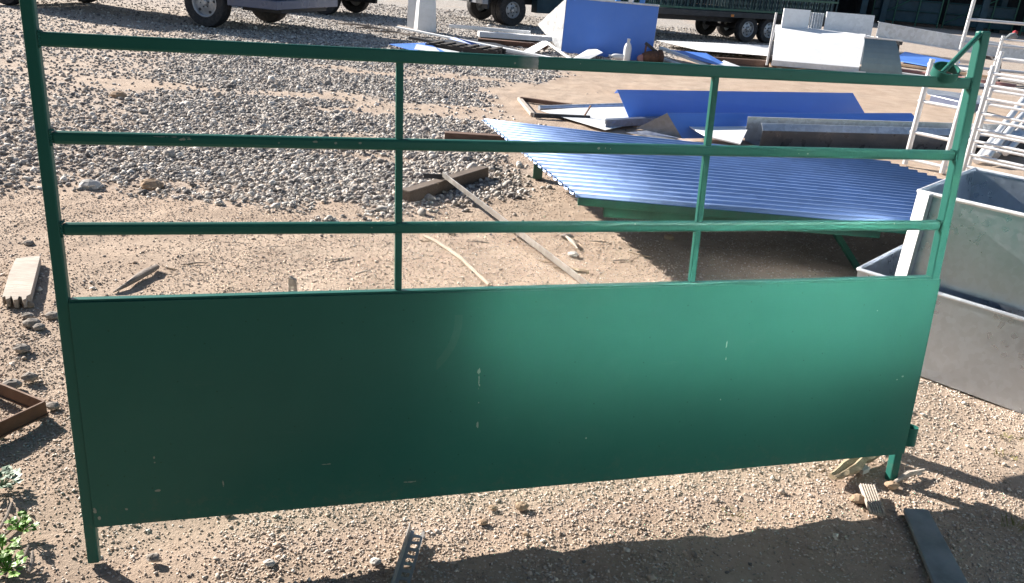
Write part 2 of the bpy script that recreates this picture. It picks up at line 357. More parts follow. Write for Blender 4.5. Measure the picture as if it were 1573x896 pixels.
def stones(name, x, y, size, palette, flat=(.45, .85), sink=.25, label=None):
    n = len(x); big = name == 'gravel'
    if big:
        t = (1+5**.5)/2
        b = np.array([(-1, t, 0), (1, t, 0), (-1, -t, 0), (1, -t, 0), (0, -1, t), (0, 1, t), (0, -1, -t), (0, 1, -t), (t, 0, -1), (t, 0, 1), (-t, 0, -1), (-t, 0, 1)])/1.9
        f = np.array([(0, 11, 5), (0, 5, 1), (0, 1, 7), (0, 7, 10), (0, 10, 11), (1, 5, 9), (5, 11, 4), (11, 10, 2), (10, 7, 6), (7, 1, 8), (3, 9, 4), (3, 4, 2), (3, 2, 6), (3, 6, 8), (3, 8, 9), (4, 9, 5), (2, 4, 11), (6, 2, 10), (8, 6, 7), (9, 8, 1)])
    else:
        b = np.array([(1., 0, 0), (0, 1, 0), (-1, 0, 0), (0, -1, 0), (0, 0, 1), (0, 0, -1)])
        f = np.array([(0, 1, 4), (1, 2, 4), (2, 3, 4), (3, 0, 4), (1, 0, 5), (2, 1, 5), (3, 2, 5), (0, 3, 5)])
    k = len(b); p = b[None]*(1+.34*(RNG.random((n, k, 3))-.5)*2)
    sc = np.stack([RNG.uniform(.75, 1.25, n), RNG.uniform(.55, 1., n), RNG.uniform(*flat, n)], -1)
    p = p*sc[:, None]*(size/2)[:, None, None]
    tl = RNG.uniform(-.5, .5, n); p = np.stack([p[..., 0]*np.cos(tl)[:, None]-p[..., 2]*np.sin(tl)[:, None], p[..., 1], p[..., 0]*np.sin(tl)[:, None]+p[..., 2]*np.cos(tl)[:, None]], -1)
    a = RNG.uniform(0, 6.283, n); c, s = np.cos(a)[:, None], np.sin(a)[:, None]
    p = np.stack([p[..., 0]*c-p[..., 1]*s+x[:, None], p[..., 0]*s+p[..., 1]*c+y[:, None], p[..., 2]+(bare(x, y)+size*(.25-sink*.4))[:, None]], -1)
    me = bpy.data.meshes.new(name); raw_mesh(me, p.reshape(-1, 3), (f[None]+(np.arange(n)*k)[:, None, None]).reshape(-1, 3))
    pal = np.array(palette); pick = pal[RNG.integers(0, len(pal), n)]*RNG.uniform(.82, 1.30, (n, 1))
    colr = np.concatenate([np.repeat(pick, k, 0), np.ones((n*k, 1))], 1)
    ca = me.color_attributes.new('tint', 'FLOAT_COLOR', 'POINT'); ca.data.foreach_set('color', colr.astype(np.float32).ravel())
    me.materials.append(MATS['stone']); o = bpy.data.objects.new(name, me); COL.objects.link(o)
    o['kind'] = 'stuff'; o['label'] = label; o['category'] = 'stones'; return o
def wedge(n, y0, y1, pad=.3):    # random points on the ground in the part of the yard the lens sees
    d = y0*np.power(y1/y0, RNG.random(n)) if y1/y0 > 1.5 else RNG.uniform(y0, y1, n)
    return RNG.uniform(-.74, .80, n)*(d+pad), d
x, y = wedge(150000, 4.3, 15.5); x2, y2 = wedge(52000, 15.5, 27.); x, y = np.concatenate([x, x2]), np.concatenate([y, y2]); keep = RNG.random(len(x)) < gravel_amount(x, y)*1.05; x, y = x[keep], y[keep]
GREYS = [(.50, .46, .42), (.40, .365, .33), (.30, .275, .25), (.59, .55, .50), (.21, .19, .18), (.45, .38, .32), (.68, .64, .59), (.15, .14, .135)]
stones('gravel', x, y, (.020*np.exp(RNG.normal(0, .40, len(x)))+.007)*(1+.016*y), GREYS, label='loose grey crushed gravel spread over the sandy yard')
SANDS = [(.52, .43, .36), (.45, .36, .29), (.60, .52, .45), (.40, .33, .27), (.66, .60, .54), (.33, .28, .24), (.49, .38, .30), (.57, .49, .42)]
x, y = wedge(190000, 1.30, 7.5); cl = vnoise(x, y, .5, 21)*.6+vnoise(x, y, .17, 22)*.4; keep = RNG.random(len(x)) < np.clip((cl-.15)*2.4, .25, 1)
x, y = x[keep], y[keep]
stones('grit', x, y, .0045*np.exp(RNG.normal(0, .52, len(x)))*.85+.0022+.0009*y, SANDS, (.32, .68), label='fine tan grit and pebbles scattered over the sand')
x, y = wedge(4200, 1.4, 12.); cl = vnoise(x, y, .45, 31); keep = RNG.random(len(x)) < np.clip((cl-.35)*2, .05, 1); x, y = x[keep], y[keep]
stones('pebble', x, y, RNG.uniform(.008, .020, len(x))*np.where(RNG.random(len(x)) < .12, 1.9, 1.), SANDS+GREYS, (.5, .9), label='scattered grey and tan pebbles on the bare sand')

# ---------------------------------------------------------------- the green gate
L = at(148, 860); R_ = at(1362, 738)
gu = (R_-L).normalized(); gd = V((-.026, .098, .995)); gd = (gd-gu*gd.dot(gu)).normalized(); gn = gu.cross(gd)   # along, up, towards camera
GM = Matrix(((gu.x, -gn.x, gd.x, L.x), (gu.y, -gn.y, gd.y, L.y), (gu.z, -gn.z, gd.z, L.z), (0, 0, 0, 1)))
gate = thing('yard_gate', L, 'green steel livestock gate with three rails above a solid sheet panel', 'gate', mat4=GM)
def gp(s, t, n=0.): return L+gu*s+gd*t+gn*n
def gbar(mb, s0, s1, t0, t1, n0, n1):
    mb.hexa([gp(s0, t0, n1), gp(s1, t0, n1), gp(s1, t0, n0), gp(s0, t0, n0)], [gp(s0, t1, n1), gp(s1, t1, n1), gp(s1, t1, n0), gp(s0, t1, n0)])
    return mb
def rbar(s0, s1, tl, tr, hw, n0, n1):
    return MB().hexa([gp(s0, tl-hw, n1), gp(s1, tr-hw, n1), gp(s1, tr-hw, n0), gp(s0, tl-hw, n0)], [gp(s0, tl+hw, n1), gp(s1, tr+hw, n1), gp(s1, tr+hw, n0), gp(s0, tl+hw, n0)])
gbar(MB(), -.023, .006, -.012, 1.535, -.028, 0).build('post', 'gate_paint', gate, .004)
pr = gbar(MB(), 2.562, 2.593, -.012, 1.514, -.031, 0).build('post', 'gate_paint', gate, .004)
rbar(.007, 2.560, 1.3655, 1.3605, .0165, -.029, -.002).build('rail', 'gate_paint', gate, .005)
for tl_, tr_ in ((1.144, 1.141), (.924, .917)):
    rbar(.007, 2.560, tl_, tr_, .0155, -.029, -.003).build('rail', 'gate_paint', gate, .009)
for sc_ in (.822, 1.706):
    gbar(MB(), sc_-.0095, sc_+.0095, .748, 1.351, -.025, -.008).build('upright', 'gate_paint', gate, .003)
pv = []; pu, pw = 72, 20
for j in range(pw+1):
    for i in range(pu+1):
        s_ = .0070+2.5855*i/pu; t_ = .104+.637*j/pw
        b_ = .0032*(float(vnoise(np.array(s_+9), np.array(t_+3), .55, 41))-.5)+.0014*(float(vnoise(np.array(s_+9), np.array(t_+3), .21, 42))-.5)
        edge_ = min(1, min(i, pu-i)/4, min(j, pw-j)/3); pv.append(gp(s_, t_, .0040+b_*edge_))
pn = MB().add(pv, [(j*(pu+1)+i, j*(pu+1)+i+1, (j+1)*(pu+1)+i+1, (j+1)*(pu+1)+i) for j in range(pw) for i in range(pu)]).build('panel', 'gate_paint', gate, 0, True)
sd__ = pn.modifiers.new('thickness', 'SOLIDIFY'); sd__.thickness = .0028; sd__.offset = 0
es__ = pn.modifiers.new('crisp_edges', 'EDGE_SPLIT'); es__.split_angle = math.radians(40)
for tl_, tr_, hh_ in ((1.3655, 1.3605, .0170), (1.144, 1.141, .0165), (.924, .917, .0165)):
    for s_, k, tc in ((.0065, 1, tl_), (2.5605, -1, tr_)):
        wb_ = MB()
        for q in range(7):
            wb_.lathe(gp(s_+k*.001, tc-hh_+hh_*2*q/6, -.003), gu, [(0, -.004), (.0032+random.uniform(-.001, .001), -.001), (.003, .002), (0, .005)], 7)
        for q in range(6): wb_.lathe(gp(s_+k*.001, tc+hh_, -.006-.022*q/5), gu, [(0, -.004), (.003, -.001), (.003, .002), (0, .005)], 7)
        wb_.build('weld_bead', 'gate_paint', gate, 0, True)
gbar(MB(), .0065, 2.560, .735, .748, -.024, .0003).build('panel_rim', 'gate_paint', gate, .002)
# collar ring on the top rail with the brace rod that runs to the top of the post
cc = gp(2.466, 1.391, -.012)
ax = (gd*.86+gn*.46-gu*.14).normalized()
MB().lathe(cc, ax, [(.039, -.0135), (.039, .0135), (.035, .0135), (.035, -.0135)], 28, True).build('hinge_ring', 'gate_paint', gate, 0, True)
MB().tube(gp(2.441, 1.388, .004), gp(2.568, 1.509, -.012), .0080, 10).build('brace', 'gate_paint', gate, 0, True)
MB().lathe(gp(2.618, .130, -.016), gd, [(.025, 0), (.025, .066), (.021, .066), (.021, 0)], 24, True).build('hinge_socket', 'gate_paint', gate, 0, True)

pst = thing('prop_stand', (1.12, 2.85, 0), 'steel prop stand hidden behind the right half of the gate panel', 'stand')
MB().bar((1.12, 2.85, 0), (1.12, 2.85, .36), .05, .05).build('post', 'chassis', pst)
MB().plate([(1.12, 2.85, .36), (1.43, 3.00, .36), (1.43, 3.00, .55), (1.12, 2.85, .55)], .01).build('plate', 'green_paint', pst)
# added, unseen sheet clad screen to the right of the photographer that throws the sun back on to the gate
dk = thing('shade_shed', (-3.4, -1.6, 0), 'added unseen dark sheeted wall and roof behind the camera, shading the gate', 'shed')  # added, unseen wall and roof that keep light off the gate
MB().box((-3.6, -1.6, 1.7), (1, 0, 0), (0, 1, 0), UZ, 8.8, .06, 3.4).build('wall', 'dark_sheeting', dk)
MB().box((-3.5, -.55, 3.05), (1, 0, 0), V((0, 1, .05)).normalized(), V((0, -.05, 1)).normalized(), 9.0, 3.5, .06).build('shade_roof', 'dark_sheeting', dk)
for x_ in (-7.4, -3.5): MB().bar((x_, 1.1, 0), (x_, 1.1, 3.1), .09, .09).build('post', 'chassis', dk)
refl = thing('sun_reflector', (3.3, -.3, 0), 'added unseen galvanised sheet screen on posts facing the gate from the right of the photographer', 'reflector')
SN = V((-.742, .670, 0)); ST = V((.670, .742, 0)); S0 = V((2.95, -.15, 0))
MB().plate([S0-ST*.90+UZ*1.93, S0+ST*1.10+UZ*1.93, S0+ST*1.10+UZ*2.66, S0-ST*.90+UZ*2.66], .004).build('upper_sheet', 'reflector_steel', refl)
MB().plate([S0-ST*.90+UZ*.05, S0+ST*1.10+UZ*.05, S0+ST*1.10+UZ*1.92, S0-ST*.90+UZ*1.92], .004).build('lower_sheet', 'green_paint', refl)
for k in (-.90, .1, 1.10): MB().bar(S0+ST*k-SN*.04, S0+ST*k-SN*.04+UZ*2.66, .05, .05).build('post', 'chassis', refl)

# ---------------------------------------------------------------- stacked troughs on the right
ta = (at(1573, 643)-at(1403, 577)); ta.z = 0; ta = V((.735, -.678, 0)).normalized(); tb = V((-ta.y, ta.x, 0))    # along, away from camera
def trough(name, o, length, width, z0, z1, taper, label, corner=None):
    t = thing(name, (o.x, o.y, z0), label, 'trough', 'galvanised feed troughs in one stack')
    A, B = o.copy(), o+ta*length; D, C = A+tb*width, B+tb*width
    def z(p, h): return V((p.x, p.y, h))
    def rec(p, k, j): return p+ta*k*taper+tb*j*taper
    top = [z(A, z1), z(B, z1), z(C, z1), z(D, z1)]
    bot = [z(rec(A, 1, .12), z0), z(rec(B, -1, .12), z0), z(rec(C, -1, -1), z0), z(rec(D, 1, -1), z0)]
    MB().plate([bot[0], bot[1], top[1], top[0]], .003).build('side_wall', 'trough_steel', t)
    MB().plate([bot[3], bot[2], top[2], top[3]], .003).build('side_wall', 'trough_steel', t)
    MB().plate([bot[0], bot[3], top[3], top[0]], .003).build('end_wall', 'trough_steel', t)
    MB().plate([bot[1], bot[2], top[2], top[1]], .003).build('end_wall', 'trough_steel', t)
    MB().plate([p+V((0, 0, .004)) for p in bot], .003).build('base', 'trough_steel', t)
    rim = MB()
    for i in range(4):
        a_, b_ = top[i], top[(i+1) % 4]; rim.tube(a_, b_, .0095, 10)
    rim.build('rim', 'galv_bright' if z0 > .2 else 'galv_dull', t, .003)
    return t, top, bot
lo, ltop, lbot = trough('feed_trough', at(1318, 414, .40), 2.2, .80, .004, .40, .06, 'galvanised steel trough on the ground, lower of the two stacked at right')
up, utop, ubot = trough('feed_trough', at(1411, 294, .80), 2.1, .80, .414, .80, .05, 'galvanised steel trough with a sunlit corner coloured white, upper of the two stacked at right')
c0 = utop[0]+V((0, 0, .004)); fd = V((.05, -.10, 0))-ta*.0
lg = MB()
cdir = (ta*.75-tb*.66).normalized()
q0 = c0-tb*.004; q1 = q0+cdir*.085
lg.plate([V((q0.x, q0.y, .10)), V((q1.x, q1.y, .10)), V((q1.x, q1.y, .81)), V((q0.x, q0.y, .81))], .004)
lg.build('corner_flange', 'white_steel', up, .001)  # sunlit galvanised face, its brightness put in as white
lg = MB(); q2 = q1+tb*.050
lg.plate([V((q1.x, q1.y, .10)), V((q2.x, q2.y, .10)), V((q2.x, q2.y, .807)), V((q1.x, q1.y, .807))], .003)
lg.build('corner_flange', 'trough_steel', up, .001)
pt = utop[0]+ta*.62
MB().plate([pt+V((0, 0, -.075))-tb*.006, pt+ta*.14+V((0, 0, -.075))-tb*.006, pt+ta*.14+V((0, 0, -.008))-tb*.006, pt+V((0, 0, -.008))-tb*.006], .003).build('weld_patch', 'galv_bright', up)

# ---------------------------------------------------------------- corrugated loading table
ZT = .42
NL, FL, FR = at(885, 300, ZT), at(740, 182, ZT), at(1357, 247, ZT)
ev = FR-FL; NR = at(1400, 345, ZT); NR = NL+(NR-NL)*(ev.length/(NR-NL).length)
tbl = thing('loading_table', (NL+FR)/2-V((0, 0, ZT)), 'low table with a corrugated steel top coloured with reflected sky on a green frame', 'table')
nw, per = 22, 16; rows = nw*per; vs = []; dep = FL-NL; nn_ = UZ
prof_ = [(0, 0), (.07, .10), (.14, .72), (.20, .96), (.27, 1), (.34, .96), (.40, .72), (.47, .10), (.54, 0), (.77, -.06)]
per = len(prof_); rows = nw*per
for i in range(rows+1):
    k_, (fr_, h_) = i//per, prof_[i % per]
    f = (k_+fr_)/nw; h = .024*h_-.012
    for e in (0, .33, .66, 1.): vs.append(NL.lerp(NR, e).lerp(FL.lerp(FR, e), f)+UZ*h+UZ*.010*math.sin(math.pi*e)*math.sin(5*f))
fs = [(i*4+k, i*4+k+1, (i+1)*4+k+1, (i+1)*4+k) for i in range(rows) for k in range(3)]
cs = MB().add(vs, fs).build('corrugated_top', 'sky_tinted_steel', tbl, 0, True)
sm = cs.modifiers.new('thick', 'SOLIDIFY'); sm.thickness = .0015
eu = (NR-NL).normalized(); du = dep.normalized()
MB().bar(NL+eu*.02-UZ*.034+du*.02, NR-eu*.02-UZ*.034+du*.02, .05, .045).build('frame_rail', 'green_paint', tbl, .004)
MB().bar(NL+eu*.20-UZ*.092+du*.10, NL+eu*1.75-UZ*.075+du*.10, .09, .07).build('frame_beam', 'green_paint', tbl, .004)
MB().bar(FL+eu*.20-UZ*.06-du*.10, FR-eu*.05-UZ*.06-du*.10, .05, .09).build('frame_beam', 'green_paint', tbl, .004)
MB().bar(NL+eu*.196-UZ*.092+du*.10, NL+eu*.199-UZ*.092+du*.10, .07, .05).build('beam_mouth', 'chassis', tbl)
for k in (.35, 1.2, 2.1, 2.9):
    MB().bar(NL+eu*k+du*.05-UZ*.03, NL+eu*k+du*(dep.length-.1)-UZ*.03, .04, .035).build('cross_member', 'green_paint', tbl, .003)
for base, k in ((NL, 2.30), (NL, 2.95), (FL, .45), (FL, 2.9)):
    p = base+eu*k+(du*.10 if base is NL else -du*.10)-UZ*.13; MB().bar(p, V((p.x, p.y, 0)), .075, .075).build('leg', 'green_paint', tbl, .004)
MB().plate([NL+eu*3.02+du*.1-UZ*.05, FL+eu*3.02-du*.1-UZ*.05, FL+eu*3.02-du*.1-UZ*.40, NL+eu*3.02+du*.1-UZ*.40], .004).build('shade_panel', 'dark_teal', tbl)  # added dark panel deepening the shade under the table
pa = at(1270, 352, .27); pb = at(1320, 415, .01); MB().bar(pa+V((0, .02, .05)), pb+V((0, .02, 0)), .035, .035).build('brace', 'green_paint', tbl, .003)

# ---------------------------------------------------------------- blue filmed sheets, channel and offcuts behind the table
def sheet(name, pts, mat, label, cat, th=.003, group=None, flange=None, fmat='galv_dark', bend=None):
    t = thing(name, V((sum(p.x for p in pts)/len(pts), sum(p.y for p in pts)/len(pts), 0)), label, cat, group)
    MB().plate(pts, th).build('face', mat, t)
    if flange:
        for a_, b_, off in flange: MB().plate([a_, b_, b_+off, a_+off], th).build('flange', fmat, t)
    return t
bl = [at(968, 186, .02), at(1328, 173, .02), at(1310, 143, .36), at(948, 138, .36)]
bl[1] = bl[0]+(bl[2]-bl[3])+V((.12, 0, 0))
sheet('folded_sheet', bl, 'blue_film', 'large blue filmed folded sheet lying behind the corrugated table, the farther of two', 'metal sheet', flange=[(bl[3], bl[2], V((-.02, .05, -.045)))], fmat='blue_film', group='blue filmed sheets on the ground')
b2 = [at(1048, 213, .02), at(1420, 210, .02), at(1400, 174, .26), at(1025, 174, .26)]
b2[1] = b2[0]+(b2[2]-b2[3])+V((.1, 0, 0))
s2 = sheet('folded_sheet', b2, 'blue_film', 'blue filmed folded sheet with a bare triangular end, nearest behind the corrugated table', 'metal sheet', group='blue filmed sheets on the ground', flange=[(b2[3], b2[2], V((-.01, .02, -.012)))], fmat='galv')
MB().plate([b2[3], b2[0], b2[3]+V((-.28, .12, -.20))], .003).build('end_flap', 'galv_dark', s2)
pp = [at(830, 170, .03), at(930, 200, .03), at(985, 188, .03), at(970, 160, .03)]
sheet('flat_sheet', pp, 'galv_bright', 'pale grey sheet metal offcut lying flat left of the blue sheets', 'metal sheet')
pp = [at(962, 204, .02), at(1000, 200, .02), at(1046, 212, .02), at(1030, 216, .02)]
sheet('flat_sheet', pp, 'galv', 'small grey sheet offcut lying under the bare triangular flap', 'metal sheet')
pp = [at(1045, 187, .13), at(1085, 210, .13), at(1137, 222, .11), at(1152, 192, .13)]
sheet('flat_sheet', pp, 'white_steel', 'white sheet metal offcut tapering to a point beside the long channel', 'metal sheet', th=.012)
a_, b_ = at(930, 196, .03), at(1034, 190, .03)
MB().fold([a_+V((0, .10, .02)), a_+V((0, .10, .075)), a_+V((0, 0, .075)), a_], b_-a_).build('short_channel', 'galv_dark')
tag(COL.objects[-1], 'short dark folded steel channel lying on the pale grey sheet offcut', 'metal channel')
a_, b_ = at(828, 166, .03), at(975, 161, .04)
tag(MB().tube(a_, b_, .028, 12).build('steel_pipe', 'galv_dull', None, 0, True), 'grey steel pipe lying along the back of the pale sheet offcut', 'pipe')
a_, b_ = at(800, 152, .03), at(878, 163, .03)
tag(MB().bar(a_, b_, .05, .05).build('timber_batten', 'brown_timber', None, .004), 'dark brown timber batten lying on the sand behind the pale sheet', 'timber')
a_, b_ = at(798, 152, .02), at(818, 176, .02)
tag(MB().bar(a_, b_, .05, .04).build('timber_batten', 'pale_plank', None, .004), 'short pale timber batten lying at the gravel edge beside the dark bar', 'timber')
a_, b_ = at(820, 177, .03), at(906, 181, .03)
bx = thing('steel_bar', (a_+b_)/2, 'short dark flat steel bar with an upturned hook end beside the pale batten', 'steel bar')
MB().bar(a_, b_, .05, .045).build('bar', 'chassis', bx, .003); MB().bar(b_-V((.06, 0, -.02)), b_+V((.0, .03, .13)), .02, .012).build('hook', 'rust', bx)
# long folded channel
c1, c2 = at(1166, 226, .01), at(1166, 226, .01)+V((4.1, 1.15, 0))
cd = (c2-c1).normalized(); cb = V((-cd.y, cd.x, 0))
ch = thing('long_channel', (c1+c2)/2, 'long dark galvanised folded channel lying on packers behind the corrugated table', 'metal channel')
Lc = c2-c1; p0 = c1+UZ*.0
MB().plate([p0, p0+Lc, p0+Lc+UZ*.17-cb*.01, p0+UZ*.17-cb*.01], .003).build('front_face', 'channel_dark_reflection', ch)
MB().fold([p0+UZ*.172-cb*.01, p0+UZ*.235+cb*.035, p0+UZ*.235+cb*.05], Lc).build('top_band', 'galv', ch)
MB().plate([p0+cb*.02, p0+cb*.02+Lc, p0+cb*.30+Lc, p0+cb*.30], .003).build('base', 'galv_dark', ch)
MB().fold([p0+cb*.30, p0+cb*.32+UZ*.25, p0+cb*.27+UZ*.255], Lc).build('back_face', 'galv', ch)
for f in (.2, .75):
    q = c1+Lc*f+cb*.15; tag(MB().bar(q-cb*.3-UZ*.035, q+cb*.3-UZ*.035, .09, .055).build('packing_timber', 'packing_timber', None, .004, origin=None), ('grey packing timber under the left end of the long channel', 'grey packing timber under the right half of the long channel')[f > .5], 'timber')

# ---------------------------------------------------------------- white galvanised cattle panels at the right
def panel_of_tubes(name, base, along, width, height, rails, label, posts=2, rp=.022, rr=.015, group='galvanised cattle panels standing at right', lean=V((0, 0, 0)), z0=0.):
    t = thing(name, (base.x, base.y, 0), label, 'cattle panel', group)
    up_ = (UZ+lean).normalized()
    for k in range(posts):
        p = base+along*(width*k/(posts-1)); MB().tube(p+up_*z0, p+up_*height, rp, 10).build('post', 'galv_tube', t, 0, True)
    for h in rails: MB().tube(base+up_*h-along*.03, base+along*(width+.03)+up_*h, rr, 8).build('rail', 'galv_tube', t, 0, True)
    return t
lad = at(1390, 252)
panel_of_tubes('cattle_panel', lad, (at(1447, 266)-lad).normalized(), (at(1447, 266)-lad).length, 1.02, [.06, .32, .62, .97], 'narrow ladder like galvanised panel standing left of the gate post', rp=.026, rr=.017)
cp = at(1478, 266); cdv = V((.62, -.785, 0)).normalized()
panel_of_tubes('cattle_panel', cp, cdv, 2.4, 1.02, [.07, .19, .32, .43, .58, .72, .84, .95], 'wide galvanised panel with closely spaced rails standing right of the gate post, in front', posts=5, rp=.022, rr=.014)
cp2 = cp+V((.13, .16, 0))
panel_of_tubes('cattle_panel', cp2, V((.66, -.75, 0)).normalized(), 2.4, 1.14, [.12, .25, .37, .50, .65, .78, .90, 1.08], 'wide galvanised panel standing just behind the closely railed panel', posts=4, rp=.020, rr=.014)
cp3 = at(1502, 190)
panel_of_tubes('cattle_panel', cp3, V((.90, -.43, 0)).normalized(), 3.0, 1.15, [.12, .30, .48, .66, .84, 1.10], 'galvanised panel standing farther back behind the two wide panels', posts=4, rp=.022, rr=.017)
tp = at(1462, 125)
panel_of_tubes('cattle_panel', tp, V((.95, -.3, 0)).normalized(), 2.6, 1.9, [.3, .75, 1.18, 1.8], 'tall galvanised panel frame standing against the dark shed opening', posts=2, rp=.035, rr=.028)
for k in range(5):
    a_ = at(1500+k*15, 247-k*4, .03+.05*(k % 2)); b_ = at(1573+k*22, 152-k*5, .50+.02*k)
    tag(MB().tube(a_, b_, .036, 12).build('galvanised_pipe', 'galv_tube', None, 0, True), ('first', 'second', 'third', 'fourth', 'last')[k]+' from the left of the five thick galvanised pipes leaning behind the closely railed panel', 'pipe', 'thick galvanised pipes leaning in a row')
# long beam in front of the shed
q0, q1 = at(1345, 57, .72), at(1573, 95, .42); bd = (q1-q0); q1 = q0+bd*1.3; bd = q1-q0; bbk = V((-bd.y, bd.x, 0)).normalized()
if bbk.y < 0: bbk = -bbk
bm_ = thing('galvanised_beam', (q0.x, q0.y, 0), 'long wide galvanised folded beam raised on trestles before the dark shed', 'steel beam')
MB().fold([q0-bbk*.05+UZ*.0, q0+UZ*.01, q0+UZ*.28, q0+bbk*.05+UZ*.285], bd).build('web', 'galv_dull', bm_)
MB().plate([q0-bbk*.065, q0-bbk*.065+bd, q0-bbk*.04+bd+UZ*.012, q0-bbk*.04+UZ*.012], .014).build('lower_lip', 'galv_bright', bm_)
MB().plate([q0+bbk*.3, q0+bbk*.3+bd, q0+bbk*.06+bd, q0+bbk*.06], .004).build('base', 'galv_dull', bm_)
for f, nm in ((.08, 'left'), (.6, 'right')):
    c = q0+bd*f; tr = thing('trestle', (c.x, c.y, 0), 'dark steel trestle under the %s end of the raised galvanised beam' % nm, 'trestle', 'trestles under the beam')
    MB().bar(c-bbk*.3-UZ*.04, c+bbk*.45-UZ*.04, .07, .06).build('top_bar', 'chassis', tr)
    for s_ in (-1, 1):
        MB().bar(c+bbk*(.08+.3*s_)-UZ*.07, V((c.x, c.y, 0))+bbk*(.08+.42*s_), .05, .05).build('leg', 'chassis', tr)

# ---------------------------------------------------------------- white folded bin, curved guard, sheets behind it
wl, wr = at(1177, 100, .06), at(1318, 112, .06)
wd = (wr-wl).normalized(); wb = V((-wd.y, wd.x, 0)).normalized(); ww = (wr-wl).length
bn = thing('folded_bin', wl, 'white sheet steel bin with sloping front standing on pallet timbers', 'bin')
hh = .46
wfl, wfr = at(1192, 38, .70), at(1330, 53, .68)
fl_, fr_ = wl+UZ*.10+wd*.10, wr+UZ*.10
MB().plate([fl_, fr_, wfr, wfl], .006).build('front', 'white_steel', bn)
MB().plate([fl_-wb*.01, fr_-wb*.01, wr-wb*.01, wl-wb*.01+wd*.08], .006).build('lower_lip', 'galv_bright', bn)
MB().plate([wfl, wfr, wfr+wb*.16-UZ*.02+wd*.18, wfl+wb*.16-UZ*.02], .005).build('top_fold', 'galv', bn)
ed = V((.45, .89, 0)).normalized(); eb = wl+ed*2.45
MB().plate([wl-wb*.02, wl-wb*.02+UZ*.12, wfl+UZ*-.01, V((wfl.x, wfl.y, .06))], .012).build('end_wall', 'galv_bright', bn)
MB().bar(wl-wb*.03, wl-wb*.03+UZ*.98, .035, .02).build('edge_strip', 'white_steel', bn)
gq = wl+wd*(ww+.0)-wb*.06
gd_ = thing('curved_guard', gq, 'grey green curved mudguard shaped plate leaning at the right of the white bin', 'metal plate')
cur = []
for k in range(9):
    a = k/8*1.25; cur.append(gq+wd*.02+wb*(.02+.30*(1-math.cos(a)))+UZ*(-.02+.66*math.sin(a)/math.sin(1.25)))
mbq = MB(); prevs = None
for p, q in zip(cur, cur[1:]): mbq.plate([p, p+wd*(.82-.35*(p.z-.05)), q+wd*(.82-.35*(q.z-.05)), q], .004)
mbq.build('plate', 'guard_grey', gd_)
MB().bar(cur[-1]-wd*.02+UZ*.01, cur[-1]+wd*.72+UZ*.01, .03, .025).build('top_edge', 'white_steel', gd_)
MB().plate([cur[0]-wd*.12-wb*.02, cur[0]+wd*.1-wb*.02, cur[0]+wd*.1-wb*.02+UZ*.06, cur[0]-wd*.12-wb*.02+UZ*.06], .02).build('foot', 'white_steel', gd_)
sb = eb+wb*.02; 
for (k0, k1, h, mat, lab) in ((-.30, .28, 1.06, 'white_steel', 'narrow upright white sheet standing behind the left end of the white bin'), (.62, 1.65, 1.06, 'galv_bright', 'wide upright pale sheet standing behind the right half of the white bin')):
    q = sb+wd*k0; q2 = sb+wd*k1; t = thing('standing_sheet', (q.x, q.y, 0), lab, 'metal sheet')
    MB().plate([V((q.x, q.y, .03)), V((q2.x, q2.y, .03)), V((q2.x, q2.y, h))+wb*.12, V((q.x, q.y, h))+wb*.12], .005).build('face', mat, t)
    MB().plate([V((q.x, q.y, .03)), V((q.x, q.y, .03))-wb*.06, V((q.x, q.y, h))+wb*.06, V((q.x, q.y, h))+wb*.12], .005).build('flange', 'white_steel', t)
q = sb+wd*.30+wb*.04
zz = MB(); ln = [q+wd*(.028*i)+wb*(.03*(i % 2)) for i in range(11)]
for p, r in zip(ln, ln[1:]): zz.plate([V((p.x, p.y, .03)), V((r.x, r.y, .03)), V((r.x, r.y, 1.02))+wb*.1, V((p.x, p.y, 1.02))+wb*.1], .003)
tag(zz.build('ribbed_sheet', 'galv'), 'narrow ribbed grey sheet standing behind the white bin, left of the wide pale sheet', 'metal sheet')
for k, (pxx, lab) in enumerate(((1195, 'left'), (1300, 'right'))):
    q = at(pxx, 118 if k else 106); tag(MB().bar(q-wb*.1+UZ*.035, q+wb*.9+UZ*.035, .10, .055).build('pallet_timber', 'packing_timber', None, .004), 'sawn pallet timber under the %s end of the white bin' % lab, 'timber', 'timbers under the white bin')
q = at(1120, 90, .06); tag(MB().bar(at(1085, 92, .06), at(1180, 98, .06), .12, .12).build('pallet_timber', 'brown_timber', None, .005), 'long dark timber lying left of the white bin', 'timber')
pp = [at(1010, 62, .25), at(1178, 88, .16), at(1178, 76, .2), at(1080, 66, .25)]
pp = [at(1008, 62, .12), at(1075, 78, .12), at(1182, 86, .12), at(1182, 70, .12)]
sheet('flat_sheet', pp, 'galv_bright', 'wide pale sheet lying flat in front of the livestock trailer wheels', 'metal sheet', th=.004)
# blue trough shaped sheet with white edge
p0, p1, p2, p3 = at(1010, 75, .22), at(1100, 100, .10), at(1135, 104, .05), at(1085, 82, .20)
t = thing('split_channel', (p0.x, p0.y, 0), 'blue lined tapered channel with bright white edges lying beside the junk pile', 'metal channel')
MB().plate([p0, p1, at(1112, 97, .10), p3], .004).build('liner', 'blue_film', t)
MB().bar(p0+V((.05, 0, .02)), at(1090, 101, .06), .10, .05).build('edge', 'white_steel', t, .002)
MB().bar(at(1018, 90, .05), at(1060, 104, .03), .07, .03).build('edge', 'white_steel', t, .002)
MB().plate([at(1112, 93, .10), p1, p2+V((.1, 0, 0)), at(1120, 96, .10)], .004).build('tip', 'white_steel', t)
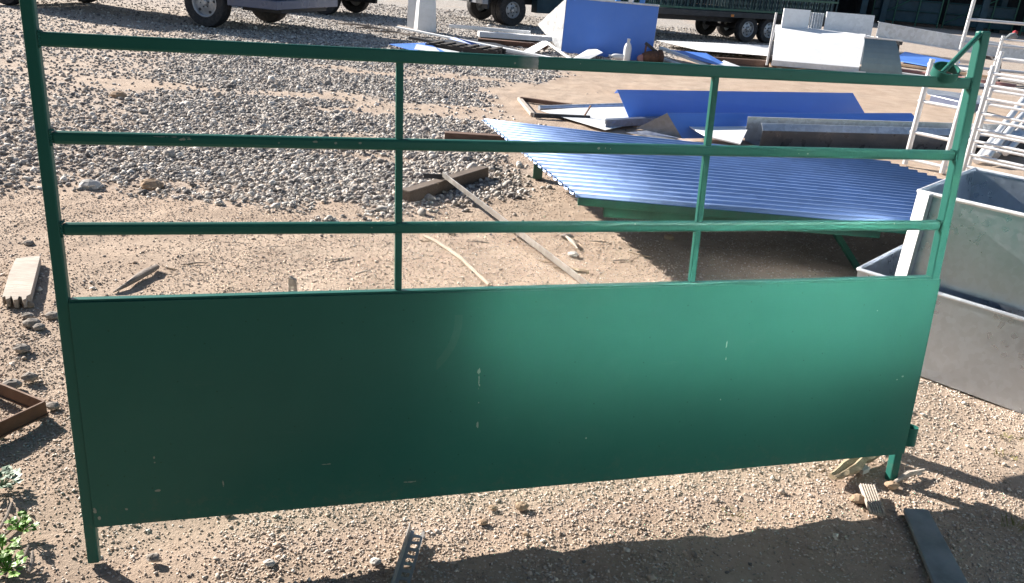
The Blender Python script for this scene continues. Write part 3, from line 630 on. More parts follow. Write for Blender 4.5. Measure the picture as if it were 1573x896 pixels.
# clutter between the bin and the cattle panels
sheet('flat_sheet', [at(1372, 92, .1), at(1460, 108, .1), at(1475, 96, .1), at(1390, 80, .1)], 'blue_film', 'blue sheet lying in the shade below the raised galvanised beam', 'metal sheet', th=.02)
for k, (y0, y1, mat, lab) in enumerate(((98, 112, 'packing_timber', 'brown plank on the ground below the raised beam, farthest of three'), (106, 120, 'pink_board', 'reddish board on the ground below the raised beam, middle of three'), (112, 128, 'white_steel', 'white flat bar on the ground below the raised beam, nearest of three'))):
    tag(MB().bar(at(1372, y0, .04), at(1560, y0+26, .04), .16, .05).build('plank' if k < 2 else 'flat_bar', mat, None, .004), lab, 'plank' if k < 2 else 'flat bar')
sheet('flat_sheet', [at(1420, 136, .05), at(1425, 145, .05), at(1502, 165, .05), at(1512, 148, .05)], 'galv', 'grey sheet lying on the sand behind the ladder like panel', 'metal sheet', th=.006)
tag(MB().bar(at(1440, 152, .07), at(1500, 166, .07), .3, .12).build('blue_tray', 'navy_body', None, .01), 'dark blue tray lying behind the ladder like panel', 'tray')
# man made bundle: red and grey bag on the beam at the far right
q = at(1556, 60, .72)
bagm = smooth_tube([q+V((-.14, .05, .0)), q+V((-.06, .05, .06)), q+V((.02, .05, .09)), q+V((.10, .05, .04))], [.03, .06, .07, .04], 10)
t = thing('bundle', (q.x, q.y, 1.0), 'small dark grey bundle with a red top resting on the galvanised beam', 'bundle')
bagm.build('sack', 'slate_board', t, 0, True)
smooth_tube([q+V((.02, .05, .09)), q+V((.04, .05, .15)), q+V((.05, .05, .19))], [.04, .055, .03], 10).build('red_wrap', 'red_cloth', t, 0, True)

# ---------------------------------------------------------------- blue hopper and things on / before it
hl, hr = at(862, 80), at(1000, 96); hd = (hr-hl).normalized(); hb = V((-hd.y, hd.x, 0)).normalized(); H = 1.0
hop = thing('sheet_hopper', hl, 'V shaped galvanised hopper lying with its blue filmed side facing the yard', 'hopper')
ttop = UZ*H
tip_l = at(826, 38, .30)
tipv = tip_l-hl
MB().plate([hl, hr, hr+ttop+hb*.05, hl+ttop+hb*.05], .004).build('front', 'blue_film', hop)
MB().plate([hl-hd*.008, hl+ttop+hb*.05-hd*.008, tip_l-hd*.008], .004).build('end_wall', 'galv', hop)
rt = tip_l+hd*(hr-hl).length
MB().plate([hr, hr+ttop+hb*.05, rt], .004).build('end_wall', 'galv', hop)
MB().plate([hl, hr, rt, tip_l], .004).build('back', 'galv_dark', hop)
MB().plate([hl+ttop+hb*.05, hr+ttop+hb*.05, rt, tip_l], .004).build('back', 'galv_dark', hop)
MB().bar(hl+ttop+hb*.05+UZ*.015, hr+ttop+hb*.05+UZ*.015, .10, .03).build('top_flange', 'galv_dull', hop, .003)
for k, (f, mat, lab) in enumerate(((.56, 'plastic_blue', 'blue capped clear bottle on the hopper top, leftmost'), (.70, 'plastic_white', 'white bottle on the hopper top, between two blue ones'), (.82, 'plastic_blue', 'dark blue bottle on the hopper top, rightmost'))):
    c = hl+hd*(hr-hl).length*f+ttop+hb*.05+UZ*.03
    t = thing('bottle', c, lab, 'bottle', 'bottles on the hopper')
    MB().lathe(c, UZ, [(.0, 0), (.05, 0), (.052, .02), (.052, .16), (.02, .21), (.02, .235), (0, .235)], 16).build('body', mat, t, 0, True)
    MB().lathe(c, UZ, [(.023, .225), (.023, .26), (0, .26)], 14).build('cap', 'plastic_white', t, 0, True)
def jerry(name, c, axis, s, label):
    t = thing(name, c, label, 'bottle', 'white plastic bottles on the sand')
    MB().lathe(c, axis, [(0, 0), (.072*s, 0), (.08*s, .015*s), (.08*s, .26*s), (.062*s, .33*s), (.028*s, .385*s), (.028*s, .41*s), (0, .41*s)], 20).build('body', 'plastic_white', t, 0, True)
    MB().lathe(V(c)+V(axis)*(.405*s), axis, [(0, 0), (.034*s, 0), (.034*s, .045*s), (0, .045*s)], 16).build('cap', 'plastic_white', t, 0, True)
jerry('plastic_bottle', at(962, 94), UZ, .9, 'white plastic bottle standing upright in front of the blue hopper')
jerry('plastic_bottle', at(958, 88, .08), V((-1, .12, 0)).normalized(), .62, 'white plastic bottle lying on its side in front of the blue hopper')
jq = at(1000, 97)
jk = thing('rusty_pump', jq, 'rusty brown pump or engine block with an upright handle beside the white bottles', 'machine part')
MB().lathe(jq+V((.02, .0, .11)), V((1, .2, .1)), [(0, -.2), (.08, -.2), (.11, -.12), (.12, 0), (.10, .1), (.13, .12), (.13, .17), (.06, .2), (0, .2)], 14).build('housing', 'rust', jk, 0, True)
MB().lathe(jq+V((-.20, -.03, .07)), V((.2, -1, .1)), [(0, -.05), (.07, -.05), (.075, .05), (.03, .06), (0, .06)], 14).build('flange', 'pink_board', jk, 0, True)
MB().bar(jq+V((-.14, 0, .12)), jq+V((-.13, 0, .36)), .03, .03).build('handle', 'rust', jk, .004)
MB().bar(jq+V((-.15, 0, .35)), jq+V((.12, .05, .18)), .07, .05).build('arm', 'chassis', jk, .006)
for pts, lab, mat in (([at(880, 90, .02), at(903, 92, .02), at(926, 81, .14), at(910, 72, .14)], 'small white sheet offcut leaning before the blue hopper', 'white_steel'),
                      ([at(805, 78, .03), at(820, 82, .03), at(842, 69, .16), at(834, 63, .16)], 'white sheet offcut bent upward at the left of the hopper', 'white_steel')):
    sheet('sheet_offcut', pts, mat, lab, 'metal sheet', th=.006)
tag(MB().bar(at(838, 64, .14), at(877, 91, .01), .05, .025).build('flat_bar', 'white_steel'), 'white flat bar sloping down to the sand before the hopper end', 'flat bar')

# ---------------------------------------------------------------- scrap pile with white uprights
for k, (pxl, pxr, px0, px1, yb, lab) in enumerate(((625, 640, 633, 646, 45, 'narrow white folded upright standing at the left of the scrap pile'), (641, 670, 647, 668, 48, 'wide white folded upright standing beside the narrow one in the scrap pile'))):
    a_, b_ = at(pxl, yb, .02), at(pxr, yb+2, .02); h = 1.5
    d_ = (b_-a_).normalized(); k_ = V((-d_.y, d_.x, 0)); wdt = (b_-a_).length
    t = thing('white_upright', a_, lab, 'metal upright', 'white uprights in the scrap pile')
    MB().plate([a_, b_, b_+UZ*h-d_*wdt*.18, a_+UZ*h+d_*wdt*.20], .005).build('face', 'white_steel' if k else 'white_steel', t)
    MB().plate([a_, a_+k_*.25-d_*.12, a_+k_*.25-d_*.0+UZ*h, a_+UZ*h+d_*wdt*.2], .005).build('flange', 'white_steel', t)
    MB().plate([b_, b_+k_*.25, b_+k_*.25+UZ*h-d_*.1, b_+UZ*h-d_*wdt*.18], .005).build('flange', 'galv', t)
scr = [
 ('bar', (610, 42, .18), (845, 89, .06), .10, .03, 'white_steel', 'long white flat bar lying diagonally across the scrap pile'),
 ('bar', (690, 40, .22), (815, 50, .22), .10, .06, 'white_steel', 'pale folded strip at the back of the scrap pile'),
 ('bar', (735, 52, .16), (845, 60, .14), .22, .10, 'white_steel', 'short pale galvanised channel in the back right of the scrap pile'),
 ('bar', (735, 63, .05), (842, 72, .05), .2, .10, 'rust', 'brown rusty channel under the pale one in the scrap pile'),
 ('bar', (630, 58, .10), (760, 82, .06), .09, .05, 'chassis', 'dark steel bar under the long white flat bar'),
 ('bar', (612, 40, .14), (650, 50, .10), .06, .04, 'pale_plank', 'short pale timber at the left end of the scrap pile'),
 ('bar', (600, 80, .06), (680, 92, .05), .05, .03, 'galv_dull', 'thin grey strip on the near side of the scrap pile')]
for kind, a, b, w_, h_, mat, lab in scr:
    tag(MB().bar(at(*a), at(*b), w_, h_).build('scrap_bar', mat, None, .002), lab, 'scrap metal', 'bars in the scrap pile')
for pts, mat, lab in (([(598, 68, .05), (640, 80, .03), (690, 83, .03), (655, 66, .10)], 'blue_film', 'blue sheet offcut at the near left of the scrap pile'),
                      ([(636, 76, .06), (700, 84, .02), (706, 80, .03), (640, 68, .10)], 'galv_bright', 'pale rippled sheet offcut at the front of the scrap pile'),
                      ([(690, 60, .12), (738, 72, .08), (730, 66, .14), (700, 58, .16)], 'blue_film', 'small bluish offcut wedged under the white flat bar'),
                      ([(655, 62, .04), (760, 84, .02), (835, 88, .02), (740, 60, .06)], 'dark_sheeting', 'dark sheet at the bottom of the scrap pile')):
    P = [at(*p) for p in pts]
    sheet('scrap_sheet', P, mat, lab, 'scrap metal', th=.006, group='sheets in the scrap pile')
for (x0, y0, x1, y1, w_, h_, lab) in ((662, 72, 770, 84, .45, .14, 'dark timber pallet buried in the middle of the scrap pile'), (740, 58, 836, 66, .5, .12, 'dark timber pallet under the pale channels of the scrap pile')):
    a_, b_ = at(x0, y0, .03), at(x1, y1, .03); d_ = (b_-a_).normalized(); k_ = V((-d_.y, d_.x, 0)); t = thing('pallet', a_, lab, 'pallet', 'pallets in the scrap pile')
    for f in (-.5, 0, .5): MB().bar(a_+k_*w_*f+UZ*.04, b_+k_*w_*f+UZ*.04, .09, .08).build('bearer', 'dark_timber', t, .003)
    for k in range(6):
        c = a_.lerp(b_, (k+.5)/6); MB().bar(c-k_*w_*.6+UZ*.092, c+k_*w_*.6+UZ*.092, .09, .02).build('slat', 'dark_timber', t, .002)
for k in range(3):
    a = at(520+k*28, 36+k*6, .02); pth = [a+V((i*.22, -.08*math.sin(i*1.3+k)-i*.06, .02*math.sin(i))) for i in range(7)]
    tag(smooth_tube(pth, [.016, .022, .02, .02, .018, .014, .008], 6).build('dry_branch', 'grey_wood', None, 0, True), ('dry grey branch on the gravel left of the scrap pile, farthest', 'dry grey branch on the gravel left of the scrap pile, middle', 'dry grey branch on the gravel, nearest the scrap pile')[k], 'branch', 'branches left of the scrap pile')

# ---------------------------------------------------------------- vehicles
def wheel(parent, c, ax, D, wd_, rimr=.56, holes=6, rim=True, name='wheel'):
    """c: point on the ground under the wheel's middle; ax: outward axle direction"""
    ax = V(ax).normalized(); R = D/2; ctr = V((c.x, c.y, R)); w2 = wd_/2
    wh = MB().lathe(ctr, ax, [(R*rimr, -w2*.8), (R*.80, -w2), (R*.95, -w2*.95), (R*.995, -w2*.55), (R, -w2*.25), (R*.975, -w2*.2), (R*.975, -w2*.15), (R, -w2*.1), (R, w2*.1), (R*.975, w2*.15), (R*.975, w2*.2), (R, w2*.25), (R*.995, w2*.55), (R*.95, w2*.95), (R*.80, w2), (R*.72, w2*.97), (R*rimr, w2*.8)], 40).build(name, 'rubber', parent, 0, True)
    if rim:
        r = R*rimr
        MB().lathe(ctr, ax, [(r*1.02, w2*.86), (r*.97, w2*.9), (r*.90, w2*.80), (r*.86, w2*.42), (r*.62, w2*.50), (r*.40, w2*.62), (r*.36, w2*.66), (r*.30, w2*.62), (0, w2*.62)], 36).build('rim', 'rim_steel', wh, 0, True)
        x = ax.orthogonal().normalized(); y = ax.cross(x); hm = MB()
        for k in range(holes):
            a = k*2*math.pi/holes; d = x*math.cos(a)+y*math.sin(a); hm.lathe(ctr+ax*(w2*.48)+d*r*.72, ax, [(0, .010), (r*.105, .010), (r*.105, 0)], 12)
        hm.build('vent_hole', 'chassis', wh)
        MB().lathe(ctr+ax*w2*.6, ax, [(r*.24, 0), (r*.24, w2*.3), (r*.16, w2*.42), (0, w2*.42)], 20).build('hub', 'rim_steel', wh, 0, True)
        nm = MB()
        for k in range(6):
            a = k*math.pi/3+.4; d = x*math.cos(a)+y*math.sin(a); p = ctr+ax*w2*.6+d*r*.33; nm.tube(p, p+ax*.022, .012, 6)
        nm.build('wheel_nut', 'chassis', wh)
    return wh
def frame_of(o, fx):      # local -> world for a vehicle: x forward, y left
    fx = V(fx).normalized(); fy = V((-fx.y, fx.x, 0)); return lambda a, b, c: o+fx*a+fy*b+UZ*c
def lbox(P, x0, x1, y0, y1, z0, z1):
    return MB().hexa([P(x0, y0, z0), P(x1, y0, z0), P(x1, y1, z0), P(x0, y1, z0)], [P(x0, y0, z1), P(x1, y0, z1), P(x1, y1, z1), P(x0, y1, z1)])

# tray truck at the top left: A rear near wheel, B rear far wheel
A = at(322, 42); B = at(412, 34); F1 = at(15, 8)
fx = (F1-A).normalized(); fy = V((-fx.y, fx.x, 0))
if fy.y > 0: side = -1
P = frame_of(A, fx); nside = 1 if P(0, 1, 0).y < P(0, -1, 0).y else -1      # +1 when local +y is the near side
tk = thing('tray_truck', A, 'dark tray back truck with steel wheels parked on the gravel at far left', 'truck')
wbs = (F1-A).length; far = -nside*2.05
nearax = fy*nside
for (x_, y_, rm) in ((0, 0, True), (0, far, False), (wbs, 0, True), (wbs, far, False)):
    q = P(x_, y_, 0); wheel(tk, q, nearax if y_ == 0 else -nearax, .90, .27, .58, 5)
yn, yf = sorted((nside*.12, far-nside*.12))
ym0, ym1 = sorted((-nside*.45, far+nside*.45))
lbox(P, -1.1, wbs+.5, ym0, ym1, .62, .82).build('chassis', 'chassis', tk, .01)
lbox(P, -1.6, wbs-1.1, yn, yf, .98, 1.08).build('tray', 'grey_body', tk, .01)
lbox(P, -1.6, wbs-1.1, min(nside*.13, nside*.16), max(nside*.13, nside*.16), 1.08, 1.42).build('tray_side', 'grey_body', tk, .006)
lbox(P, -1.55, -.50, yn, yf, .44, .60).build('rear_bumper', 'navy_body', tk, .012)
lbox(P, -1.45, -.62, yn+.3, yf-.3, .36, .45).build('tow_frame', 'chassis', tk, .01)
lbox(P, -1.4, -.7, ym0, ym1, .58, .98).build('tray_support', 'chassis', tk, .01)
def cab(P, x0, x1, y0, y1, z0, z1, parent, mat):
    xm = x1-.45
    m = MB(); prof = [(x0, z0), (x1, z0), (x1+.02, z0+.55), (x1-.05, z0+.75), (x1-.32, z1), (x0+.08, z1), (x0, z0+.8)]
    m.prism([P(a, y0, c) for a, c in prof], P(0, y1, 0)-P(0, y0, 0)).build('cab', mat, parent, .04)
    m = MB()
    for yy in (y0-.004, y1+.004): m.plate([P(x0+.25, yy, z0+.82), P(x1-.28, yy, z0+.82), P(x1-.45, yy, z1-.12), P(x0+.28, yy, z1-.12)], .006)
    m.build('window', 'glass_dark', parent)
    a, b = P(x1-.045, y0+.12, z0+.80), P(x1-.045, y1-.12, z0+.80); c, d = P(x1-.30, y1-.16, z1-.08), P(x1-.30, y0+.16, z1-.08); off = P(.03, 0, 0)-P(0, 0, 0)
    MB().plate([a+off, b+off, c+off, d+off], .006).build('windscreen', 'glass_dark', parent)
    for yy in (y0+.25, y1-.25): MB().lathe(P(x1+.02, yy, z0+.35), P(1, 0, 0)-P(0, 0, 0), [(.11, 0), (.11, .03), (0, .04)], 18).build('headlight', 'plastic_white', parent, 0, True)
    lbox(P, x1-.05, x1+.15, y0-.03, y1+.03, z0-.22, z0-.01).build('front_bumper', 'chassis', parent, .02)
cab(P, wbs-1.0, wbs+.75, yn+.05, yf-.05, .62, 2.05, tk, 'navy_body')
for s_ in (0, 1):
    yy = nside*.1 if s_ == 0 else far-nside*.1
    lbox(P, -.55, .55, yy-.13, yy+.13, .93, .965).build('mudguard', 'chassis', tk, .01)

# van beyond it, only its nearest wheel showing
Cw = at(500, 23); P2 = frame_of(Cw, fx); vn = thing('pickup', Cw, 'grey pickup parked beyond the tray truck, one silver wheel showing', 'pickup')
for (x_, y_, rm) in ((0, 0, True), (0, -nside*1.6, False), (2.9, 0, True), (2.9, -nside*1.6, False)):
    q = P2(x_, y_, 0); wheel(vn, q, nearax if y_ == 0 else -nearax, .80, .24, .60, 5)
y0, y1 = sorted((nside*.12, -nside*1.72))
m = MB(); prof = [(-.75, .62), (-.75, 1.0), (.55, 1.05), (.72, 1.72), (1.9, 1.76), (2.45, 1.15), (3.5, 1.05), (3.6, .62), (3.3, .40), (-.45, .40)]
m.prism([P2(a, y0, c) for a, c in prof], P2(0, y1, 0)-P2(0, y0, 0)).build('body', 'grey_body', vn, .05)
m = MB()
for yy in (y0-.004, y1+.004): m.plate([P2(.80, yy, 1.15), P2(2.20, yy, 1.17), P2(1.82, yy, 1.66), P2(.88, yy, 1.64)], .006)
m.build('window', 'glass_dark', vn)
lbox(P2, -.90, -.75, y0, y1, .42, .58).build('rear_bumper', 'chassis', vn, .02)
MB().tube(P2(-.8, y0+.5, .36), P2(3.2, y0+.5, .36), .06, 10).build('underbody', 'chassis', vn)

# flatbed truck behind the scrap pile
T = at(783, 40); tx = V((.86, .50, 0)).normalized(); P3 = frame_of(T, tx); ft = thing('flatbed_truck', T, 'dark flatbed truck with a grey rear bumper bar behind the scrap pile', 'truck')
ty = V((-tx.y, tx.x, 0))     # left = away from camera
for (x_, y_) in ((0, 0), (0, 1.75), (3.6, 0), (3.6, 1.75)): wheel(ft, P3(x_, y_, 0), -ty if y_ == 0 else ty, .80, .26, .50, 6)
wheel(ft, P3(0, .29, 0), -ty, .80, .24, .5, 6, rim=False)
lbox(P3, -1.0, 4.6, .45, 1.25, .52, .74).build('chassis', 'chassis', ft, .01)
lbox(P3, -1.25, 2.9, -.2, 1.95, .92, 1.04).build('flatbed', 'chassis', ft, .01)
lbox(P3, -1.25, 2.9, -.2, -.16, 1.04, 1.5).build('side_board', 'teal_paint', ft, .006)
lbox(P3, -.95, -.80, -.25, 1.95, .52, .68).build('bumper_bar', 'grey_body', ft, .01)
lbox(P3, .75, 2.9, -.05, .25, .35, .80).build('tool_box', 'dark_teal', ft, .01)
lbox(P3, -.55, .55, -.14, .2, .86, .90).build('mudguard', 'chassis', ft, .01)
lbox(P3, -.75, -.70, -.12, .2, .40, .86).build('mud_flap', 'dark_sheeting', ft, .004)
cab(P3, 3.0, 4.7, -.15, 1.9, .6, 2.3, ft, 'white_body')
lbox(P3, -1.27, -1.24, .35, .75, .80, .92).build('number_plate', 'plastic_white', ft)

# livestock trailer loaded with green panels
T4 = at(1142, 65); ux = V((.89, .45, 0)).normalized(); P4 = frame_of(T4, ux); uy = V((-ux.y, ux.x, 0))
tr = thing('stock_trailer', T4, 'dark flat trailer with tandem wheels carrying upright green gates', 'trailer')
for x_ in (0, .76):
    for y_ in (0, 1.7): wheel(tr, P4(x_, y_, 0), -uy if y_ == 0 else uy, .68, .2, .58, 6)
lbox(P4, -3.2, 3.6, -.15, 1.85, .62, .76).build('deck', 'chassis', tr, .01)
lbox(P4, -.55, 1.35, -.12, .12, .72, .76).build('mudguard', 'chassis', tr, .01)
lbox(P4, -3.2, 3.6, .3, .42, .48, .62).build('chassis', 'chassis', tr); lbox(P4, -3.2, 3.6, 1.3, 1.42, .48, .62).build('chassis', 'chassis', tr)
for x_ in (0, .76): MB().tube(P4(x_, 0, .34), P4(x_, 1.7, .34), .045, 10).build('axle', 'chassis', tr, 0, True)
lbox(P4, -.70, -.60, -.156, -.151, .64, .70).build('side_marker', 'amber', tr)
lbox(P4, -3.26, -3.2, .1, .35, .64, .74).build('tail_lamp', 'red_lens', tr)
MB().tube(P4(3.6, .8, .6), P4(5.2, .8, .55), .05, 10).build('drawbar', 'chassis', tr, 0, True)
for k in range(8):
    y_ = .0+.24*k; x0 = -3.05+.05*(k % 3); t = thing('gate_on_trailer', P4(0, y_, .76), ('green barred gate upright on the trailer, nearest the camera', 'green barred gate on the trailer, second from the near side', 'green barred gate on the trailer, third from the near side', 'green barred gate on the trailer, fourth from the near side', 'green barred gate on the trailer, fifth from the near side', 'green barred gate on the trailer, sixth from the near side', 'green barred gate on the trailer, seventh from the near side', 'green barred gate on the trailer, farthest from the camera')[k], 'gate', 'green gates carried on the trailer')
    m = MB()
    for z_ in (.80, 1.15, 1.55, 1.95): m.bar(P4(x0, y_, z_), P4(x0+6.2, y_, z_), .03, .05)
    m.build('rail', 'teal_paint' if k % 2 else 'green_paint', t)
    m = MB(); nb = 30
    for i in range(nb+1):
        m.bar(P4(x0+6.2*i/nb+.05*k % .2, y_+.02, .79), P4(x0+6.2*i/nb+.05*k % .2, y_+.02, 1.98), .035, .02)
    m.build('bars', 'dark_teal' if k % 2 else 'teal_paint', t)

# ---------------------------------------------------------------- open sheds behind
def shed(name, o, d, length, depth, h, label, posts, mat='dark_sheeting'):
    d = V(d).normalized(); b = V((-d.y, d.x, 0))
    if b.y < 0: b = -b
    t = thing(name, o, label, 'shed')
    Q = lambda a, c, z: o+d*a+b*c+UZ*z
    def wall(a0, c0, a1, c1, z1, nm, mt):
        m = MB(); p, q = Q(a0, c0, 0), Q(a1, c1, 0); n = int((q-p).length/.25); dv = (q-p)/n; s_ = dv.cross(UZ).normalized()*.02
        for i in range(n): m.plate([p+dv*i+s_*(i % 2), p+dv*(i+1)+s_*(1-i % 2), p+dv*(i+1)+s_*(1-i % 2)+UZ*z1, p+dv*i+s_*(i % 2)+UZ*z1], .004)
        m.build(nm, mt, t)
    wall(0, depth, length, depth, h, 'back_wall', mat); wall(length, 0, length, depth, h, 'side_wall', mat); wall(0, 0.05, 0, depth, h, 'side_wall', mat)
    MB().plate([Q(-.4, -.6, h+.15), Q(length+.4, -.6, h+.15), Q(length+.4, depth+.3, h-.25), Q(-.4, depth+.3, h-.25)], .05).build('roof', 'galv_dull', t)
    for k in range(posts):
        a = length*k/(posts-1); p = Q(a, 0, 0); MB().box(p+UZ*h/2, d, b, UZ, .28, .28, h).build('post', 'dark_teal', t, .01)
    MB().bar(Q(0, 0, h-.2), Q(length, 0, h-.2), .15, .3).build('fascia', 'dark_teal', t)
    return t, Q
so_ = at(1322, 34); sd_ = V((.95, -.30, 0))
sh, Q = shed('open_shed', so_, sd_, 16, 8, 4.2, 'dark open fronted steel shed behind the galvanised beam at right', 4)
for k in range(4):
    t = thing('stored_gate', Q(1+3.4*k, .9+.5*(k % 2), 0), ('green gate stored in the shed, nearest its left post', 'green gate stored in the shed, second from its left post', 'green gate stored in the shed, third from its left post', 'green gate stored in the shed, fourth from its left post')[k], 'gate', 'green gates stored in the shed')
    a0 = .5+3.4*k; c = .9+.5*(k % 2); m = MB()
    for z_ in (.2, .7, 1.2, 1.7, 2.1): m.tube(Q(a0, c, z_), Q(a0+3.1, c, z_), .03, 8)
    m.build('rail', 'teal_paint', t)
    m = MB()
    for q in (0, 1.05, 2.1, 3.1): m.tube(Q(a0+q, c, 0), Q(a0+q, c, 2.15), .035, 8)
    m.tube(Q(a0, c, .2), Q(a0+3.1, c, 2.1), .025, 8); m.build('post', 'green_paint', t)
    mm = MB().plate([Q(a0, c+.06, .15), Q(a0+3.1, c+.06, .15), Q(a0+3.1, c+.06, 1.2), Q(a0, c+.06, 1.2)], .004); mm.build('panel', 'dark_teal', t)
shed('far_shed', V((.5, 44, 0)), V((1, -.05, 0)), 34, 8, 4.5, 'long dark shed far behind the trailer and the trucks', 7)

# ---------------------------------------------------------------- loose things on the ground
def lump(name, px, py, size, mat, label, squash=.6, cat='rock', group='rocks lying around the gate', z=0.):
    c = at(px, py); mb = MB(); rs = 6; vs = []; n = 9
    base = random.random()*6
    prof = [(-1, .0), (-.7, .75), (-.2, 1.), (.3, .95), (.75, .6), (1, .0)]
    for i, (h, r) in enumerate(prof):
        for k in range(n):
            a = k*2*math.pi/n+base; rr = r*random.uniform(.78, 1.15)
            vs.append(c+V((rr*math.cos(a)*size/2*1.15, rr*math.sin(a)*size/2*.85, (h*.5+.17)*size*squash*random.uniform(.92, 1.08)+z)))
    fs = [(i*n+k, i*n+(k+1) % n, (i+1)*n+(k+1) % n, (i+1)*n+k) for i in range(len(prof)-1) for k in range(n)]
    return tag(mb.add(vs, fs).build(name, mat), label, cat, group)
RK = [(802, 779, .042, 'rock_tan', 'tan rock on the sand just below the middle of the gate panel'),
      (757, 781, .026, 'rock_tan', 'small brown rock beside the tan rock below the gate panel'),
      (742, 803, .030, 'rock_tan', 'flat brown stone lying nearest the shadow edge below the gate panel'),
      (808, 822, .020, 'rock_tan', 'little reddish stone at the shadow edge'),
      (414, 866, .030, 'rock_white', 'pale stone near the bottom edge left of the perforated strip'),
      (236, 858, .036, 'rock_grey', 'grey stone right of the left gate foot'),
      (577, 864, .03, 'rock_white', 'white stone at the shadow edge left of the perforated strip'),
      (20, 592, .060, 'rock_grey', 'large dark stone at left above the rusty angle frame'),
      (46, 581, .055, 'rock_grey', 'grey stone pair right half above the rusty angle frame'),
      (82, 625, .045, 'rock_grey', 'grey stone right of the rusty angle frame'),
      (44, 470, .050, 'rock_tan', 'tan stone just below the pale weathered plank'),
      (42, 487, .050, 'rock_grey', 'grey stone in the cluster below the pale plank, upper'),
      (50, 499, .070, 'rock_grey', 'biggest grey stone in the cluster below the pale plank'),
      (60, 504, .050, 'rock_grey', 'light grey stone at the right of the cluster below the pale plank'),
      (81, 487, .06, 'rock_grey', 'dark stone touching the left gate post from behind'),
      (34, 537, .06, 'rock_grey', 'dark flat stone below the cluster at left'),
      (140, 288, .14, 'rock_white', 'large whitish stone lying in the gravel near the left post'),
      (232, 287, .14, 'rock_tan', 'flat brown stone lying in the gravel right of the whitish stone'),
      (182, 149, .16, 'rock_tan', 'dark brown stone on the gravel between the top two rails'),
      (44, 375, .05, 'rock_grey', 'small dark stone above the pale weathered plank'),
      (871, 365, .07, 'rock_grey', 'grey stone beside the long steel bar under the bottom rail'),
      (880, 392, .06, 'rock_white', 'pale stone on the sand right of the long steel bar'),
      (1028, 366, .07, 'rock_tan', 'tan stone in the shadow of the corrugated table'),
      (1397, 633, .030, 'rock_white', 'white stone right of the gate panel below the troughs'),
      (1408, 727, .028, 'rock_white', 'small white stone right of the gate hinge socket'),
      (1318, 768, .05, 'rock_tan', 'clod of brown earth between the wood chunk and ribbed board'),
      (1370, 747, .045, 'rock_tan', 'clod of earth by the right gate foot')]
for r in RK: lump('rock', *r)

# pale weathered plank, branch, stake
def slab(name, pix, th, mat, label, cat, z=.004, bevel=.003, jag=None):
    pts = [at(x_, y_, th+z) for x_, y_ in pix]; lo_ = [V((p.x, p.y, z)) for p in pts]
    return tag(MB().prism(lo_, UZ*th).build(name, mat, None, bevel), label, cat)
slab('weathered_plank', [(3, 457), (8, 455), (9, 460), (15, 458), (17, 454), (21, 461), (27, 460), (29, 455), (33, 456), (35, 461), (40, 459), (41, 455), (47, 452), (56, 417), (62, 393), (44, 394), (24, 397), (14, 420)], .040, 'pale_plank', 'pale weathered plank with a broken end lying at the left edge', 'plank', bevel=.0012)
tag(smooth_tube([at(174, 449, .006), at(184, 443, .012), at(197, 436, .016), at(209, 428, .022), at(222, 420, .024), at(233, 414, .026), at(241, 410, .022)], [.003, .009, .013, .016, .017, .018, .014], 8).build('broken_branch', 'grey_wood', None, 0, True), 'grey broken branch lying on the sand behind the panel at left', 'branch')
q = at(450, 452); tag(MB().hexa([q+V((-.022, -.01, -.02)), q+V((.022, -.01, -.02)), q+V((.022, .012, -.02)), q+V((-.022, .012, -.02))], [q+V((-.024, .01, .085)), q+V((.012, .01, .070)), q+V((.015, .025, .075)), q+V((-.020, .025, .09))]).build('wooden_stake', 'pale_plank', None, .003), 'short pale wooden stake poking up behind the panel top', 'stake')
tag(smooth_tube([at(650, 362, .01), at(668, 370, .016), at(690, 384, .012), at(712, 400, .016), at(732, 420, .01), at(752, 438, .012)], [.007, .014, .015, .014, .012, .012], 6).build('bark_strip', 'brown_strip', None, 0, True), 'long thin pale bark strip on the sand between the uprights', 'bark strip')
tag(smooth_tube([at(905, 418, .012), at(880, 414, .014), at(850, 410, .01)], [.012, .014, .005], 6).build('stick', 'bark', None, 0, True), 'short brown stick crossing the sand beside the long steel bar', 'stick')
tag(smooth_tube([at(868, 362, .012), at(880, 372, .016), at(886, 380, .01)], [.007, .012, .005], 6).build('stick', 'pale_plank', None, 0, True), 'pale splinter of wood beside the grey stone under the bottom rail', 'stick')
# timbers and the long L bar
tag(MB().bar(at(683, 209, .04), at(778, 215, .04), .09, .08).build('brown_beam', 'brown_timber', None, .005), 'brown timber with a sawn pale end at the corner of the corrugated table', 'timber')
tag(MB().bar(at(622, 302, .045), at(744, 264, .045), .085, .09).build('brown_beam', 'dark_grey_wood', None, .006), 'grey brown timber lying diagonally on the gravel under the long steel bar', 'timber')
lb = thing('steel_bar', at(800, 350), 'long thin bright steel angle bar with a bent end resting over the diagonal timber', 'steel bar')
a_, b_ = at(684, 271, .12), at(905, 440, .012)
MB().bar(a_, b_, .045, .008).build('bar', 'bar_steel', lb, .001); MB().bar(a_+V((-.018, -.01, .018)), b_+V((-.018, -.01, .018)), .006, .036).build('angle_leg', 'bar_steel', lb, .001)
MB().bar(a_+V((0, .005, -.004)), at(651, 270, .09), .012, .036).build('bent_end', 'chassis', lb, .002)
# rusty angle frame at left
fr = thing('bent_corner', at(40, 640), 'rusty brown flat steel frame corner lying on edge at the left', 'steel frame')
A1, A2, A3 = at(72, 638, .0), at(-60, 584, .0), at(-70, 706, .0)
for a_, b_ in ((A1, A2), (A1, A3)):
    MB().bar(a_+UZ*.03, b_+UZ*.03, .008, .055).build('edge_strip', 'rust_frame', fr, .001)
    # outward thin lip along the foot of the strip
    MB().bar(a_+UZ*.006, b_+UZ*.006, .022, .006).build('foot_lip', 'rust_frame', fr, .001)
